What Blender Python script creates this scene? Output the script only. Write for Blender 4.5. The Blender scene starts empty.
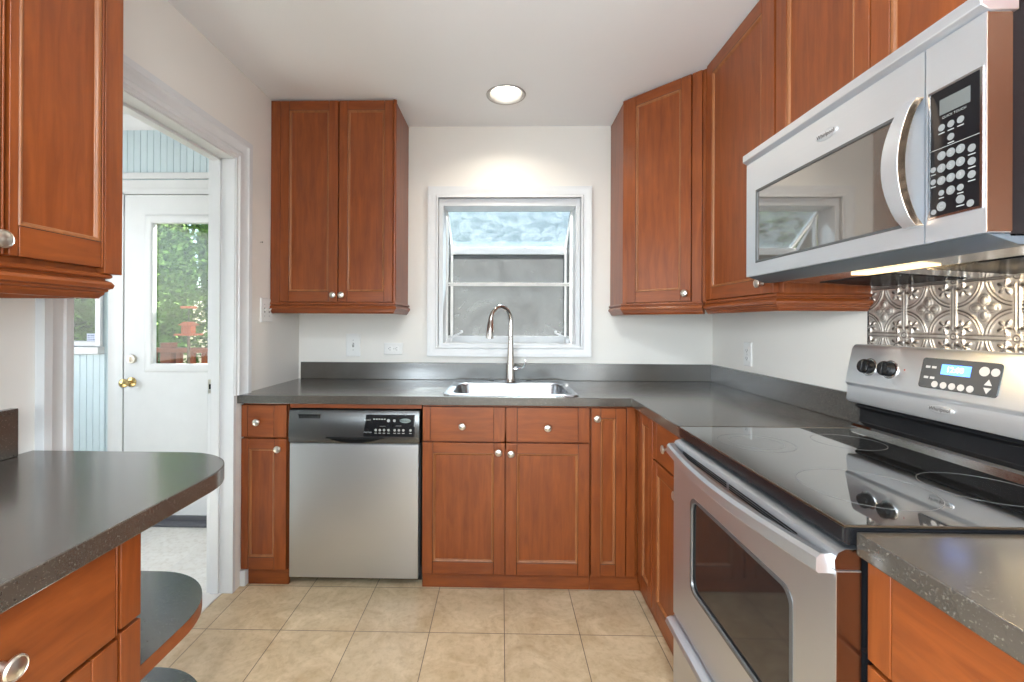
import bpy, bmesh, math, random
from mathutils import Vector, Matrix
import numpy as np

random.seed(7)
rng = np.random.default_rng(7)
sc = bpy.context.scene
COL = sc.collection
PI = math.pi

# ------------------------------------------------------------------ camera
cam_d = bpy.data.cameras.new('camera')
cam = bpy.data.objects.new('camera', cam_d)
COL.objects.link(cam)
cam_d.sensor_width = 36.0
cam_d.lens = 449.0096 / 1024 * 36.0
cam_d.shift_x = (512 - 494.35) / 1024
cam_d.shift_y = -(341 - 322.235) / 1024
cam_d.clip_start = 0.02
cam.matrix_world = (Matrix.Translation((0, 0, 1.2583)) @ Matrix.Rotation(0.0223, 4, 'Z')
                    @ Matrix.Rotation(PI / 2 + 0.0012, 4, 'X') @ Matrix.Rotation(0.0048, 4, 'Z'))
sc.camera = cam

# ------------------------------------------------------------------ sky, sun, daylight, added fill, exposure
world = bpy.data.worlds.new('world')
sc.world = world
world.use_nodes = True
wn = world.node_tree
sky = wn.nodes.new('ShaderNodeTexSky')
sky.sky_type = 'NISHITA'
sky.sun_disc = False
sky.sun_elevation = math.radians(50)
sky.sun_rotation = math.radians(12)
bg = wn.nodes['Background']
wn.links.new(sky.outputs[0], bg.inputs[0])
bg.inputs[1].default_value = 0.26

def light(name, kind, loc, direction, energy, color=(1, 1, 1), size=None, size_y=None, **kw):
    d = bpy.data.lights.new(name, kind)
    d.energy = energy
    d.color = color
    if kind == 'AREA':
        if size_y:
            d.shape = 'RECTANGLE'; d.size = size; d.size_y = size_y
        else:
            d.shape = 'DISK'; d.size = size
    for k, v in kw.items():
        setattr(d, k, v)
    o = bpy.data.objects.new(name, d)
    o.location = loc
    o.rotation_euler = Vector(direction).to_track_quat('-Z', 'Y').to_euler()
    COL.objects.link(o)
    return o

light('sun', 'SUN', (1, 6, 6), (-0.207, -1.0, -1.22), 56.0, (1.0, 0.95, 0.86), angle=0.02)
# added fill at assumed openings behind the camera, then the sunroom's window daylight
light('added_fill_rear', 'AREA', (0.0, -2.52, 1.25), (0, 1, 0.60), 24, (0.80, 0.92, 1.0), 2.2, 2.1)
light('added_fill_left', 'AREA', (-1.20, -1.02, 1.49), (1, 0.15, 0.05), 120, (0.80, 0.92, 1.0), 1.2, 1.0)
light('added_fill_right', 'AREA', (1.19, -1.02, 1.49), (-1, 0.25, 0.10), 30, (0.80, 0.92, 1.0), 1.2, 1.0)
light('daylight_sunroom', 'AREA', (-3.15, 1.5, 1.55), (1, 0.0, 0.05), 17, (1.0, 1.0, 1.0), 1.9, 1.3)

vs = sc.view_settings
sc.display_settings.display_device = 'sRGB'
vs.view_transform = 'Standard'
vs.look = 'None'
vs.exposure = 0.68
vs.gamma = 1.0
vs.use_curve_mapping = False
sc.cycles.max_bounces = 10
sc.cycles.diffuse_bounces = 5
sc.cycles.glossy_bounces = 5
sc.cycles.transparent_max_bounces = 12
sc.cycles.sample_clamp_indirect = 6.0
sc.cycles.caustics_reflective = False
sc.cycles.caustics_refractive = False

# ------------------------------------------------------------------ materials
def new_mat(name):
    m = bpy.data.materials.new(name)
    m.use_nodes = True
    nt = m.node_tree
    return m, nt, nt.nodes['Principled BSDF']

def setp(b, **kw):
    for k, v in kw.items():
        b.inputs[k.replace('_', ' ')].default_value = v

def coords(nt, scale=(1, 1, 1), rot=(0, 0, 0), loc=(0, 0, 0), kind='Object'):
    tc = nt.nodes.new('ShaderNodeTexCoord')
    mp = nt.nodes.new('ShaderNodeMapping')
    mp.inputs['Scale'].default_value = scale
    mp.inputs['Rotation'].default_value = rot
    mp.inputs['Location'].default_value = loc
    nt.links.new(tc.outputs[kind], mp.inputs[0])
    return mp.outputs[0]

def noise(nt, vec, scale, detail=4, rough=0.55, dist=0.0):
    n = nt.nodes.new('ShaderNodeTexNoise')
    n.inputs['Scale'].default_value = scale
    n.inputs['Detail'].default_value = detail
    n.inputs['Roughness'].default_value = rough
    n.inputs['Distortion'].default_value = dist
    nt.links.new(vec, n.inputs['Vector'])
    return n.outputs['Fac']

def ramp(nt, fac, stops):
    r = nt.nodes.new('ShaderNodeValToRGB')
    e = r.color_ramp.elements
    while len(e) < len(stops):
        e.new(0.5)
    for i, (p, c) in enumerate(stops):
        e[i].position = p
        e[i].color = (*c, 1) if len(c) == 3 else c
    nt.links.new(fac, r.inputs[0])
    return r.outputs[0]

def mixc(nt, fac, a, b, mode='MIX'):
    m = nt.nodes.new('ShaderNodeMix')
    m.data_type = 'RGBA'
    m.blend_type = mode
    for s, v in ((m.inputs[0], fac), (m.inputs[6], a), (m.inputs[7], b)):
        if isinstance(v, (int, float)):
            s.default_value = v
        elif isinstance(v, tuple):
            s.default_value = (*v, 1) if len(v) == 3 else v
        else:
            nt.links.new(v, s)
    return m.outputs[2]

def math_n(nt, op, a, b=None):
    m = nt.nodes.new('ShaderNodeMath')
    m.operation = op
    for s, v in ((m.inputs[0], a), (m.inputs[1], b)):
        if v is None:
            continue
        if isinstance(v, (int, float)):
            s.default_value = v
        else:
            nt.links.new(v, s)
    return m.outputs[0]

def bump(nt, b, h, strength, dist=0.002):
    n = nt.nodes.new('ShaderNodeBump')
    n.inputs['Strength'].default_value = strength
    n.inputs['Distance'].default_value = dist
    nt.links.new(h, n.inputs['Height'])
    nt.links.new(n.outputs[0], b.inputs['Normal'])

def plain(name, col, rough=0.5, metal=0.0, **kw):
    m, nt, b = new_mat(name)
    setp(b, Base_Color=(*col, 1), Roughness=rough, Metallic=metal, **kw)
    f = noise(nt, coords(nt), 9.0, 5)
    c = mixc(nt, f, tuple(x * 0.93 for x in col), tuple(min(1, x * 1.05) for x in col))
    nt.links.new(c, b.inputs['Base Color'])
    return m

def wood(name, scale, dark=(0.140, 0.029, 0.0052), lite=(0.275, 0.070, 0.0125)):
    m, nt, b = new_mat(name)
    v = coords(nt, scale)
    f1 = noise(nt, v, 3.0, 6, 0.6, 0.6)
    f2 = noise(nt, coords(nt), 4.5, 3)
    f3 = noise(nt, v, 14.0, 3, 0.6)
    c1 = ramp(nt, f1, [(0.22, dark), (0.78, lite)])
    c2 = mixc(nt, f2, (0.80, 0.78, 0.76), (1.18, 1.14, 1.10))
    c = mixc(nt, 1.0, c1, c2, 'MULTIPLY')
    c = mixc(nt, math_n(nt, 'MULTIPLY', f3, 0.13), c, tuple(x * 0.6 for x in dark))
    nt.links.new(c, b.inputs['Base Color'])
    setp(b, Roughness=0.42, Specular_IOR_Level=0.30, Coat_Weight=0.34, Coat_Roughness=0.26)
    bump(nt, b, f3, 0.04)
    return m

WOOD = wood('cherry_wood_upright_grain', (14, 14, 1.4))
WOODX = wood('cherry_wood_level_grain', (1.6, 1.6, 14))
WOODD = wood('dark_glazed_joint', (14, 14, 1.4), (0.012, 0.005, 0.003), (0.025, 0.009, 0.005))
WOODL = wood('worn_moulding_edge_highlight', (14, 14, 1.4), (0.19, 0.062, 0.018), (0.32, 0.120, 0.038))  # lighter tone paints the moulding highlight onto worn pale edges

def wall_paint(name, col):
    m, nt, b = new_mat(name)
    f = noise(nt, coords(nt), 2.2, 3)
    c = mixc(nt, f, tuple(x * 0.97 for x in col), tuple(x * 1.02 for x in col))
    nt.links.new(c, b.inputs['Base Color'])
    setp(b, Roughness=0.6)
    bump(nt, b, noise(nt, coords(nt), 180, 3), 0.06, 0.001)
    return m

PAINT = wall_paint('greige_wall_paint', (0.73, 0.70, 0.655))
CEIL = wall_paint('white_ceiling_paint', (0.84, 0.86, 0.89))
TRIM = plain('white_trim_paint', (0.63, 0.635, 0.64), 0.36)
WHITE = plain('white_plastic', (0.74, 0.73, 0.71), 0.35)
VINYL = plain('white_vinyl', (0.60, 0.615, 0.63), 0.35)
BLUE = plain('pale_blue_beadboard_paint', (0.55, 0.65, 0.69), 0.45)
BLUEG = plain('pale_blue_groove', (0.22, 0.33, 0.40), 0.6)
NICKEL = plain('brushed_nickel', (0.62, 0.57, 0.50), 0.32, 1.0)
BRASS = plain('worn_brass', (0.62, 0.45, 0.20), 0.25, 1.0)
CHROME = plain('polished_steel', (0.66, 0.65, 0.64), 0.13, 1.0)
FAUCET = plain('dark_stainless_faucet_metal', (0.50, 0.47, 0.44), 0.10, 1.0)
BLACK = plain('black_enamel', (0.008, 0.008, 0.009), 0.20, 0.0, Specular_IOR_Level=0.3)
BLACKM = plain('matt_black_plastic', (0.018, 0.018, 0.019), 0.5)
GASKET = plain('grey_hood_underside_paint', (0.10, 0.12, 0.14), 0.4)
SLOT = plain('dark_slot', (0.006, 0.006, 0.006), 0.8, 0.0, Specular_IOR_Level=0.05)
LEGEND = plain('pale_printed_legend', (0.30, 0.30, 0.285), 0.5)
BTN = plain('grey_touch_button', (0.20, 0.20, 0.195), 0.45)
CHARCOAL = plain('charcoal_door_sweep', (0.10, 0.10, 0.11), 0.45)
BARK = plain('bark', (0.10, 0.07, 0.05), 0.9)
DECK = plain('red_stained_deck_timber', (0.22, 0.06, 0.025), 0.55)
ORANGE = plain('terracotta_orange', (0.34, 0.085, 0.035), 0.7)
STICK = plain('pale_sticker_paper', (0.58, 0.62, 0.72), 0.5)
INK = plain('navy_ink', (0.05, 0.07, 0.18), 0.5)

def steel(name, scale, base=0.60, rough=0.30):
    m, nt, b = new_mat(name)
    f = noise(nt, coords(nt, scale), 6.0, 5, 0.6)
    c = mixc(nt, f, (base * 0.93, base * 0.965, base * 1.01), (base * 0.98, base * 1.015, base * 1.06))
    nt.links.new(c, b.inputs['Base Color'])
    r = math_n(nt, 'ADD', math_n(nt, 'MULTIPLY', f, 0.06), rough - 0.03)
    nt.links.new(r, b.inputs['Roughness'])
    setp(b, Metallic=1.0)
    return m

STEEL = steel('brushed_stainless_level_grain', (1.2, 1.2, 60), 0.64, 0.40)
STEELP = steel('polished_handle_steel', (1.2, 1.2, 60), 0.62, 0.16)
SIDEM = plain('steel_edge_wood_reflection', (0.28, 0.19, 0.13), 0.24, 1.0)  # brown tint stands in for cherry cabinets mirrored in the steel
DARKB = plain('dark_grey_bezel', (0.12, 0.12, 0.12), 0.35, 0.6)
STEELS = steel('satin_sink_steel', (30, 30, 30), 0.42, 0.26)
STEELW = steel('pale_microwave_stainless', (1.2, 1.2, 60), 0.82, 0.45)
DWPANEL = plain('smoked_dishwasher_panel', (0.13, 0.13, 0.128), 0.26, 0.8)

def counter_mat():
    m, nt, b = new_mat('speckled_charcoal_laminate')
    v = coords(nt)
    f1 = noise(nt, v, 7, 5)
    f2 = noise(nt, v, 260, 2)
    f3 = noise(nt, v, 130, 2)
    c = ramp(nt, f1, [(0.25, (0.040, 0.033, 0.026)), (0.8, (0.066, 0.055, 0.044))])
    s = ramp(nt, f2, [(0.60, (0, 0, 0)), (0.72, (1, 1, 1))])
    d = ramp(nt, f3, [(0.28, (1, 1, 1)), (0.40, (0, 0, 0))])
    c = mixc(nt, math_n(nt, 'MULTIPLY', d, 0.5), c, (0.04, 0.036, 0.032))
    c = mixc(nt, math_n(nt, 'MULTIPLY', s, 0.26), c, (0.34, 0.31, 0.27))
    nt.links.new(c, b.inputs['Base Color'])
    setp(b, Roughness=0.22, IOR=1.8, Coat_Weight=0.35, Coat_Roughness=0.14, Coat_IOR=1.5)
    return m
COUNTER = counter_mat()

def glass_mat(name, refl=0.10, dirt=None, dirt_amt=0.0, tint=(0.93, 0.96, 0.95), dirt_scale=3.0, streak=(1, 1, 1), lo=0.35, hi=0.65, dmin=0.35):
    m, nt, b = new_mat(name)
    nt.nodes.remove(b)
    out = nt.nodes['Material Output']
    tr = nt.nodes.new('ShaderNodeBsdfTransparent')
    tr.inputs[0].default_value = (*tint, 1)
    gl = nt.nodes.new('ShaderNodeBsdfGlossy')
    gl.inputs['Roughness'].default_value = 0.02
    lw = nt.nodes.new('ShaderNodeLayerWeight')
    lw.inputs[0].default_value = 0.5
    mx = nt.nodes.new('ShaderNodeMixShader')
    fac = math_n(nt, 'ADD', math_n(nt, 'MULTIPLY', math_n(nt, 'POWER', lw.outputs['Facing'], 4.0), 0.7), refl)
    nt.links.new(fac, mx.inputs[0])
    nt.links.new(tr.outputs[0], mx.inputs[1])
    nt.links.new(gl.outputs[0], mx.inputs[2])
    last = mx
    if dirt:
        df = nt.nodes.new('ShaderNodeBsdfDiffuse')
        df.inputs[0].default_value = (*dirt, 1)
        tl = nt.nodes.new('ShaderNodeBsdfTranslucent')
        tl.inputs[0].default_value = (*dirt, 1)
        md = nt.nodes.new('ShaderNodeMixShader')
        md.inputs[0].default_value = 0.5
        nt.links.new(df.outputs[0], md.inputs[1])
        nt.links.new(tl.outputs[0], md.inputs[2])
        f = noise(nt, coords(nt, streak), dirt_scale, 6, 0.65, 0.8)
        f = ramp(nt, f, [(lo, (dmin, dmin, dmin)), (hi, (1, 1, 1))])
        m2 = nt.nodes.new('ShaderNodeMixShader')
        nt.links.new(math_n(nt, 'MULTIPLY', f, dirt_amt), m2.inputs[0])
        nt.links.new(mx.outputs[0], m2.inputs[1])
        nt.links.new(md.outputs[0], m2.inputs[2])
        last = m2
    nt.links.new(last.outputs[0], out.inputs[0])
    return m
GLASS = glass_mat('clear_pane', 0.03)
DIRTY = glass_mat('grimy_fogged_pane', 0.05, (0.125, 0.128, 0.132), 0.80, (0.50, 0.53, 0.55), 3.0, (1, 1, 1), 0.1, 0.7)
SLOPED = glass_mat('grimy_sloped_pane', 0.05, (0.13, 0.15, 0.17), 0.52, (0.66, 0.76, 0.83), 11.0, (1, 1, 1.5), 0.42, 0.75, 0.10)

def black_glass(name, base=0.012, rough=0.05, spec=0.5):
    m, nt, b = new_mat(name)
    f = noise(nt, coords(nt), 60, 4)
    r = math_n(nt, 'ADD', math_n(nt, 'MULTIPLY', f, 0.04), rough - 0.02)
    nt.links.new(r, b.inputs['Roughness'])
    setp(b, Base_Color=(base, base, base, 1), Specular_IOR_Level=spec, IOR=1.6)
    return m
COOKTOP = black_glass('black_ceramic_glass', 0.010, 0.04, 0.5)
setp(COOKTOP.node_tree.nodes['Principled BSDF'], IOR=2.8, Coat_Weight=1.0, Coat_Roughness=0.03, Coat_IOR=2.0)
OVENGL = black_glass('smoked_oven_glass', 0.012, 0.05, 0.6)
MWGL = black_glass('mirror_tinted_microwave_glass', 0.045, 0.03, 1.0)
setp(MWGL.node_tree.nodes['Principled BSDF'], IOR=2.1, Base_Color=(0.10, 0.085, 0.07, 1))

def emit(name, col, s):
    m, nt, b = new_mat(name)
    setp(b, Base_Color=(*col, 1), Emission_Color=(*col, 1), Emission_Strength=s)
    return m
LAMP = emit('lit_lamp_lens', (1.0, 0.93, 0.80), 14.0)
WARM = emit('lit_warm_cooktop_lamp', (1.0, 0.72, 0.36), 1.5)
BLUED = emit('lit_blue_display', (0.10, 0.28, 1.0), 1.3)
LCD = plain('grey_lcd_window', (0.12, 0.125, 0.12), 0.2)

def tile_mat(name, size, rot, ox, oy, c1, c2, grout, rough=0.35):
    m, nt, b = new_mat(name)
    tc = nt.nodes.new('ShaderNodeTexCoord')
    mp = nt.nodes.new('ShaderNodeMapping')
    mp.vector_type = 'TEXTURE'
    mp.inputs['Location'].default_value = (ox, oy, 0)
    mp.inputs['Rotation'].default_value = (0, 0, rot)
    mp.inputs['Scale'].default_value = (size, size, 1)
    nt.links.new(tc.outputs['Object'], mp.inputs[0])
    br = nt.nodes.new('ShaderNodeTexBrick')
    br.offset = 0.0
    br.inputs['Scale'].default_value = 1.0
    br.inputs['Mortar Size'].default_value = 0.0055
    br.inputs['Mortar Smooth'].default_value = 0.2
    br.inputs['Bias'].default_value = 0.0
    br.inputs['Brick Width'].default_value = 1.0
    br.inputs['Row Height'].default_value = 1.0
    br.inputs['Color1'].default_value = (0.86, 0.86, 0.86, 1)
    br.inputs['Color2'].default_value = (1.08, 1.06, 1.03, 1)
    nt.links.new(mp.outputs[0], br.inputs['Vector'])
    v = coords(nt)
    f1 = noise(nt, v, 7.0, 8, 0.65, 1.2)
    f2 = noise(nt, v, 38.0, 5, 0.6)
    c = ramp(nt, f1, [(0.30, c1), (0.72, c2)])
    dk = ramp(nt, f2, [(0.30, (0.72, 0.68, 0.62)), (0.52, (1, 1, 1))])
    c = mixc(nt, 0.55, c, dk, 'MULTIPLY')
    c = mixc(nt, 0.5, c, br.outputs['Color'], 'MULTIPLY')
    c = mixc(nt, br.outputs['Fac'], c, grout)
    nt.links.new(c, b.inputs['Base Color'])
    setp(b, Roughness=rough)
    bump(nt, b, math_n(nt, 'SUBTRACT', math_n(nt, 'MULTIPLY', f2, 0.25), br.outputs['Fac']), 0.35, 0.002)
    return m
FLOORT = tile_mat('beige_travertine_tile', 0.3048, 0.0061, 0.0061, 1.8196, (0.45, 0.325, 0.185), (0.67, 0.525, 0.345), (0.13, 0.095, 0.065))
SUNT = tile_mat('pale_sunroom_tile', 0.33, 0.0, -1.70, 2.405, (0.74, 0.70, 0.64), (0.84, 0.82, 0.78), (0.70, 0.67, 0.62))
MARBLE = plain('pale_stone_threshold', (0.70, 0.67, 0.62), 0.4)

def tin_mat():
    m, nt, b = new_mat('aged_pressed_tin')
    f = noise(nt, coords(nt), 26, 6, 0.6)
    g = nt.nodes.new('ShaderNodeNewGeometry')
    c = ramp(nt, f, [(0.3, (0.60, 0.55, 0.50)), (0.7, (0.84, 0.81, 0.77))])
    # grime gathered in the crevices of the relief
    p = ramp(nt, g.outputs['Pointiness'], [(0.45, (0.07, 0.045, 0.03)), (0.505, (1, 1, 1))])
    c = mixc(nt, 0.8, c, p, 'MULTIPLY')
    nt.links.new(c, b.inputs['Base Color'])
    setp(b, Metallic=1.0, Roughness=0.46)
    return m
TIN = tin_mat()

def leaf_mat(name, a, b2):
    m, nt, b = new_mat(name)
    f = noise(nt, coords(nt), 5, 8, 0.7)
    c = ramp(nt, f, [(0.36, a), (0.64, b2)])
    nt.links.new(c, b.inputs['Base Color'])
    setp(b, Roughness=0.85, Specular_IOR_Level=0.1)
    return m
LEAFA = leaf_mat('green_leaves', (0.010, 0.032, 0.007), (0.17, 0.29, 0.07))
LEAFB = leaf_mat('dark_evergreen_leaves', (0.02, 0.05, 0.018), (0.08, 0.16, 0.05))
LAWN = plain('lawn', (0.10, 0.18, 0.06), 0.9)
SIDING = plain('grey_neighbouring_siding', (0.40, 0.42, 0.42), 0.7)

# ------------------------------------------------------------------ mesh builder
class M:
    def __init__(s, T=None):
        s.v, s.f, s.mi = [], [], []
        s.T = T or (lambda p: p)
        s.m = 0

    def add(s, vs, fs):
        o = len(s.v)
        s.v += [tuple(s.T(p)) for p in vs]
        s.f += [tuple(i + o for i in f) for f in fs]
        s.mi += [s.m] * len(fs)
        return s

    def box(s, x0, x1, y0, y1, z0, z1):
        v = [(x, y, z) for z in (z0, z1) for y in (y0, y1) for x in (x0, x1)]
        return s.add(v, [(0, 2, 3, 1), (4, 5, 7, 6), (0, 1, 5, 4), (2, 6, 7, 3), (0, 4, 6, 2), (1, 3, 7, 5)])

    def loft(s, loops, cap0=True, cap1=True, close=False):
        n = len(loops[0])
        v = [p for l in loops for p in l]
        f = []
        k = len(loops)
        for a in range(k if close else k - 1):
            b = (a + 1) % k
            for i in range(n):
                j = (i + 1) % n
                f.append((a * n + i, a * n + j, b * n + j, b * n + i))
        if not close:
            if cap0: f.append(tuple(range(n - 1, -1, -1)))
            if cap1: f.append(tuple((k - 1) * n + i for i in range(n)))
        return s.add(v, f)

    def prism(s, poly, axis, a0, a1):
        def mk(p, a):
            return {'x': (a, p[0], p[1]), 'y': (p[0], a, p[1]), 'z': (p[0], p[1], a)}[axis]
        return s.loft([[mk(p, a0) for p in poly], [mk(p, a1) for p in poly]])

    def tube(s, path, r, seg=12, caps=True):
        P = [Vector(p) for p in path]
        R = r if isinstance(r, (list, tuple)) else [r] * len(P)
        loops = []
        up = None
        for i, p in enumerate(P):
            t = (P[min(i + 1, len(P) - 1)] - P[max(i - 1, 0)]).normalized()
            if up is None:
                a = Vector((0, 0, 1)) if abs(t.z) < 0.9 else Vector((1, 0, 0))
                up = t.cross(a).normalized()
            up = (up - t * up.dot(t)).normalized()
            w = t.cross(up)
            loops.append([tuple(p + (up * math.cos(2 * PI * k / seg) + w * math.sin(2 * PI * k / seg)) * R[i]) for k in range(seg)])
        return s.loft(loops, caps, caps)

    def lathe(s, prof, c, axis=(0, 0, 1), seg=24, sx=1.0, caps=True):
        a = Vector(axis).normalized()
        u = a.cross(Vector((0, 0, 1)) if abs(a.z) < 0.9 else Vector((0, 1, 0))).normalized()
        w = a.cross(u)
        c = Vector(c)
        loops = [[tuple(c + a * h + u * (r * sx * math.cos(2 * PI * k / seg)) + w * (r * math.sin(2 * PI * k / seg))) for k in range(seg)] for r, h in prof]
        return s.loft(loops, caps, caps)

    def mould(s, path, nrm, prof, closed=False):
        """sweep a profile of (outward, along normal) along a polyline with mitred corners"""
        P = [Vector(p) for p in path]
        N = Vector(nrm)
        n = len(P)
        def side(a, b):
            return (P[b] - P[a]).normalized().cross(N)
        loops = []
        for i in range(n):
            if closed:
                n1, n2 = side((i - 1) % n, i), side(i, (i + 1) % n)
            else:
                n1 = side(i - 1, i) if i else side(0, 1)
                n2 = side(i, i + 1) if i < n - 1 else side(n - 2, n - 1)
            mdir = (n1 + n2)
            mdir = mdir / max(mdir.dot(n1), 1e-6)
            loops.append([tuple(P[i] + mdir * a + N * b) for a, b in prof])
        return s.loft(loops, close=closed)

    def cells(s, xs, ys, filled, z0, z1):
        """slab made of grid cells, faces only where solid meets air"""
        vid, v, f = {}, [], []
        def V(i, j, k):
            if (i, j, k) not in vid:
                vid[(i, j, k)] = len(v)
                v.append((xs[i], ys[j], (z0, z1)[k]))
            return vid[(i, j, k)]
        F = lambda i, j: 0 <= i < len(xs) - 1 and 0 <= j < len(ys) - 1 and filled(i, j)
        for i in range(len(xs) - 1):
            for j in range(len(ys) - 1):
                if not F(i, j):
                    continue
                f.append((V(i, j, 1), V(i + 1, j, 1), V(i + 1, j + 1, 1), V(i, j + 1, 1)))
                f.append((V(i, j, 0), V(i, j + 1, 0), V(i + 1, j + 1, 0), V(i + 1, j, 0)))
                for di, dj, a, b in ((-1, 0, (i, j + 1), (i, j)), (1, 0, (i + 1, j), (i + 1, j + 1)), (0, -1, (i, j), (i + 1, j)), (0, 1, (i + 1, j + 1), (i, j + 1))):
                    if not F(i + di, j + dj):
                        f.append((V(*a, 0), V(*b, 0), V(*b, 1), V(*a, 1)))
        return s.add(v, f)

    def text(s, body, size, place):
        """flat lettering; place(u, v) gives the world point"""
        c = bpy.data.curves.new('lettering_source', 'FONT')
        c.body = body
        c.size = size
        c.align_x = 'CENTER'
        c.align_y = 'CENTER'
        c.resolution_u = 2
        o = bpy.data.objects.new('lettering_source', c)
        me = o.to_mesh()
        vs_ = [place(p.co.x, p.co.y) for p in me.vertices]
        fs_ = [tuple(p.vertices) for p in me.polygons]
        o.to_mesh_clear()
        bpy.data.objects.remove(o)
        bpy.data.curves.remove(c)
        return s.add(vs_, fs_)

    def build(s, name, mats, parent=None, bev=0.0, seg=2, smooth=35, kind=None, label=None, flip=True, loc=None):
        if not isinstance(mats, (list, tuple)):
            mats = [mats]
        off = Vector((0, 0, 0))
        if parent is not None:
            off = Vector(parent['_o'])
        elif loc is not None:
            off = Vector(loc)
        me = bpy.data.meshes.new(name)
        me.from_pydata([tuple(Vector(p) - off) for p in s.v], [], s.f)
        for m in mats:
            me.materials.append(m)
        if len(mats) > 1:
            me.polygons.foreach_set('material_index', s.mi)
        if flip:
            b = bmesh.new()
            b.from_mesh(me)
            bmesh.ops.recalc_face_normals(b, faces=b.faces)
            b.to_mesh(me)
            b.free()
        me.update()
        if smooth:
            me.shade_smooth()
            me.set_sharp_from_angle(angle=math.radians(smooth))
        o = bpy.data.objects.new(name, me)
        COL.objects.link(o)
        if parent is not None:
            o.parent = parent
        else:
            o.location = off
        o['_o'] = list(off)
        if bev:
            d = o.modifiers.new('edge', 'BEVEL')
            d.width = bev
            d.segments = seg
            d.limit_method = 'ANGLE'
            d.angle_limit = math.radians(50)
            d.harden_normals = False
        if kind: o['kind'] = kind
        if label: o['label'] = label
        return o

def thing(name, label, cat, loc, group=None, kind=None):
    o = bpy.data.objects.new(name, None)
    o.empty_display_size = 0.1
    o.location = loc
    COL.objects.link(o)
    o['_o'] = list(loc)
    o['label'] = label
    o['category'] = cat
    if group: o['group'] = group
    if kind: o['kind'] = kind
    return o

def tag(o, label, cat, group=None):
    o['label'] = label
    o['category'] = cat
    if group: o['group'] = group
    return o

def struct(name, m, mats, parent=None, bev=0.0, **kw):
    return m.build(name, mats, parent, bev, kind=None if parent else 'structure', **kw)

def frame(o, u, n):
    """local (u, v, w) -> world: u along the front, v up, w out of the front"""
    O, U, N = Vector(o), Vector(u).normalized(), Vector(n).normalized()
    return lambda p: O + U * p[0] + Vector((0, 0, 1)) * p[1] + N * p[2]

# ------------------------------------------------------------------ dimensions
YB = 2.712; XL = -1.252; XW = 1.244; H = 2.445
BACKY = -2.6

# ------------------------------------------------------------------ room shell
struct('floor', M().box(-1.30, XW + 0.15, BACKY - 0.2, YB + 0.15, -0.12, 0.0), FLOORT)
cm = M().cells([XL - 0.14, -0.147, 0.153, XW + 0.15], [BACKY - 0.2, 2.182, 2.482, YB + 0.05],
               lambda i, j: not (i == 1 and j == 1), H, H + 0.12)
circ, sqr = [], []
for k in range(48):
    a = 2 * PI * k / 48
    ca, sa = math.cos(a), math.sin(a)
    g = 0.15 / max(abs(ca), abs(sa))
    circ.append((0.003 + 0.098 * ca, 2.332 + 0.098 * sa)); sqr.append((0.003 + g * ca, 2.332 + g * sa))
cm.loft([[(x, y, H) for x, y in sqr], [(x, y, H) for x, y in circ], [(x, y, H + 0.12) for x, y in circ]], False, False)
struct('ceiling', cm, CEIL)
# back wall with the garden window opening
def wall_xz(m, y0, y1, xs, zs, hole):
    T0 = m.T
    m.T = lambda p: T0((p[0], y0 + (p[2]) * (y1 - y0), p[1]))
    m.cells(xs, zs, lambda i, j: not hole(i, j), 0, 1)
    m.T = T0
    return m
def wall_yz(m, x0, x1, ys, zs, hole):
    T0 = m.T
    m.T = lambda p: T0((x0 + p[2] * (x1 - x0), p[0], p[1]))
    m.cells(ys, zs, lambda i, j: not hole(i, j), 0, 1)
    m.T = T0
    return m
WX0, WX1, WZ0, WZ1 = -0.402, 0.458, 1.115, 2.014
struct('wall_back', wall_xz(M(), YB, YB + 0.14, [XL - 0.118, WX0, WX1, XW + 0.15], [0, WZ0, WZ1, H], lambda i, j: i == 1 and j == 1), PAINT)
struct('wall_right', wall_yz(M(), XW, XW + 0.15, [BACKY - 0.2, -1.64, -0.40, YB], [0, 0.97, 2.01, H], lambda i, j: i == 1 and j == 1), PAINT)
DY0, DY1, DZ = 1.275, 2.050, 2.012      # doorway to the sunroom
struct('wall_left', wall_yz(M(), XL - 0.118, XL, [BACKY - 0.2, -1.64, -0.44, DY0 - 0.02, DY1 + 0.02, YB], [0, 0.97, DZ + 0.02, H], lambda i, j: (i == 1 and j == 1) or (i == 3 and j < 2)), PAINT)
struct('wall_rear', wall_xz(M(), BACKY - 0.15, BACKY, [XL - 0.1, -1.1, 1.1, XW + 0.1], [0, 0.12, 2.2, H], lambda i, j: i == 1 and j == 1), PAINT)

# doorway lining, stops and casing
XO = XL - 0.122
lin = M()
lin.box(XO, XL + 0.002, DY1, DY1 + 0.02, 0, DZ + 0.02).box(XO, XL + 0.002, DY0 - 0.02, DY0, 0, DZ + 0.02).box(XO, XL + 0.002, DY0, DY1, DZ, DZ + 0.02)
lin.box(XL - 0.098, XL - 0.060, DY1 - 0.012, DY1, 0, DZ).box(XL - 0.098, XL - 0.060, DY0, DY0 + 0.012, 0, DZ).box(XL - 0.098, XL - 0.060, DY0, DY1, DZ - 0.012, DZ)
t1 = struct('trim_1', lin, TRIM, bev=0.0015)
sp = M().box(XL - 0.118, XL - 0.100, DY1 - 0.0025, DY1, 0.925, 0.99)
sp.build('strike_plate', NICKEL, t1, 0.001)
M().box(XL - 0.113, XL - 0.104, DY1 - 0.003, DY1 - 0.002, 0.945, 0.968).build('latch_hole', SLOT, t1)
CAS = [(0.0, 0.0), (0.0, 0.008), (0.012, 0.010), (0.018, 0.016), (0.034, 0.017), (0.040, 0.013), (0.075, 0.017), (0.084, 0.024), (0.110, 0.026), (0.110, 0.0)]
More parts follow.
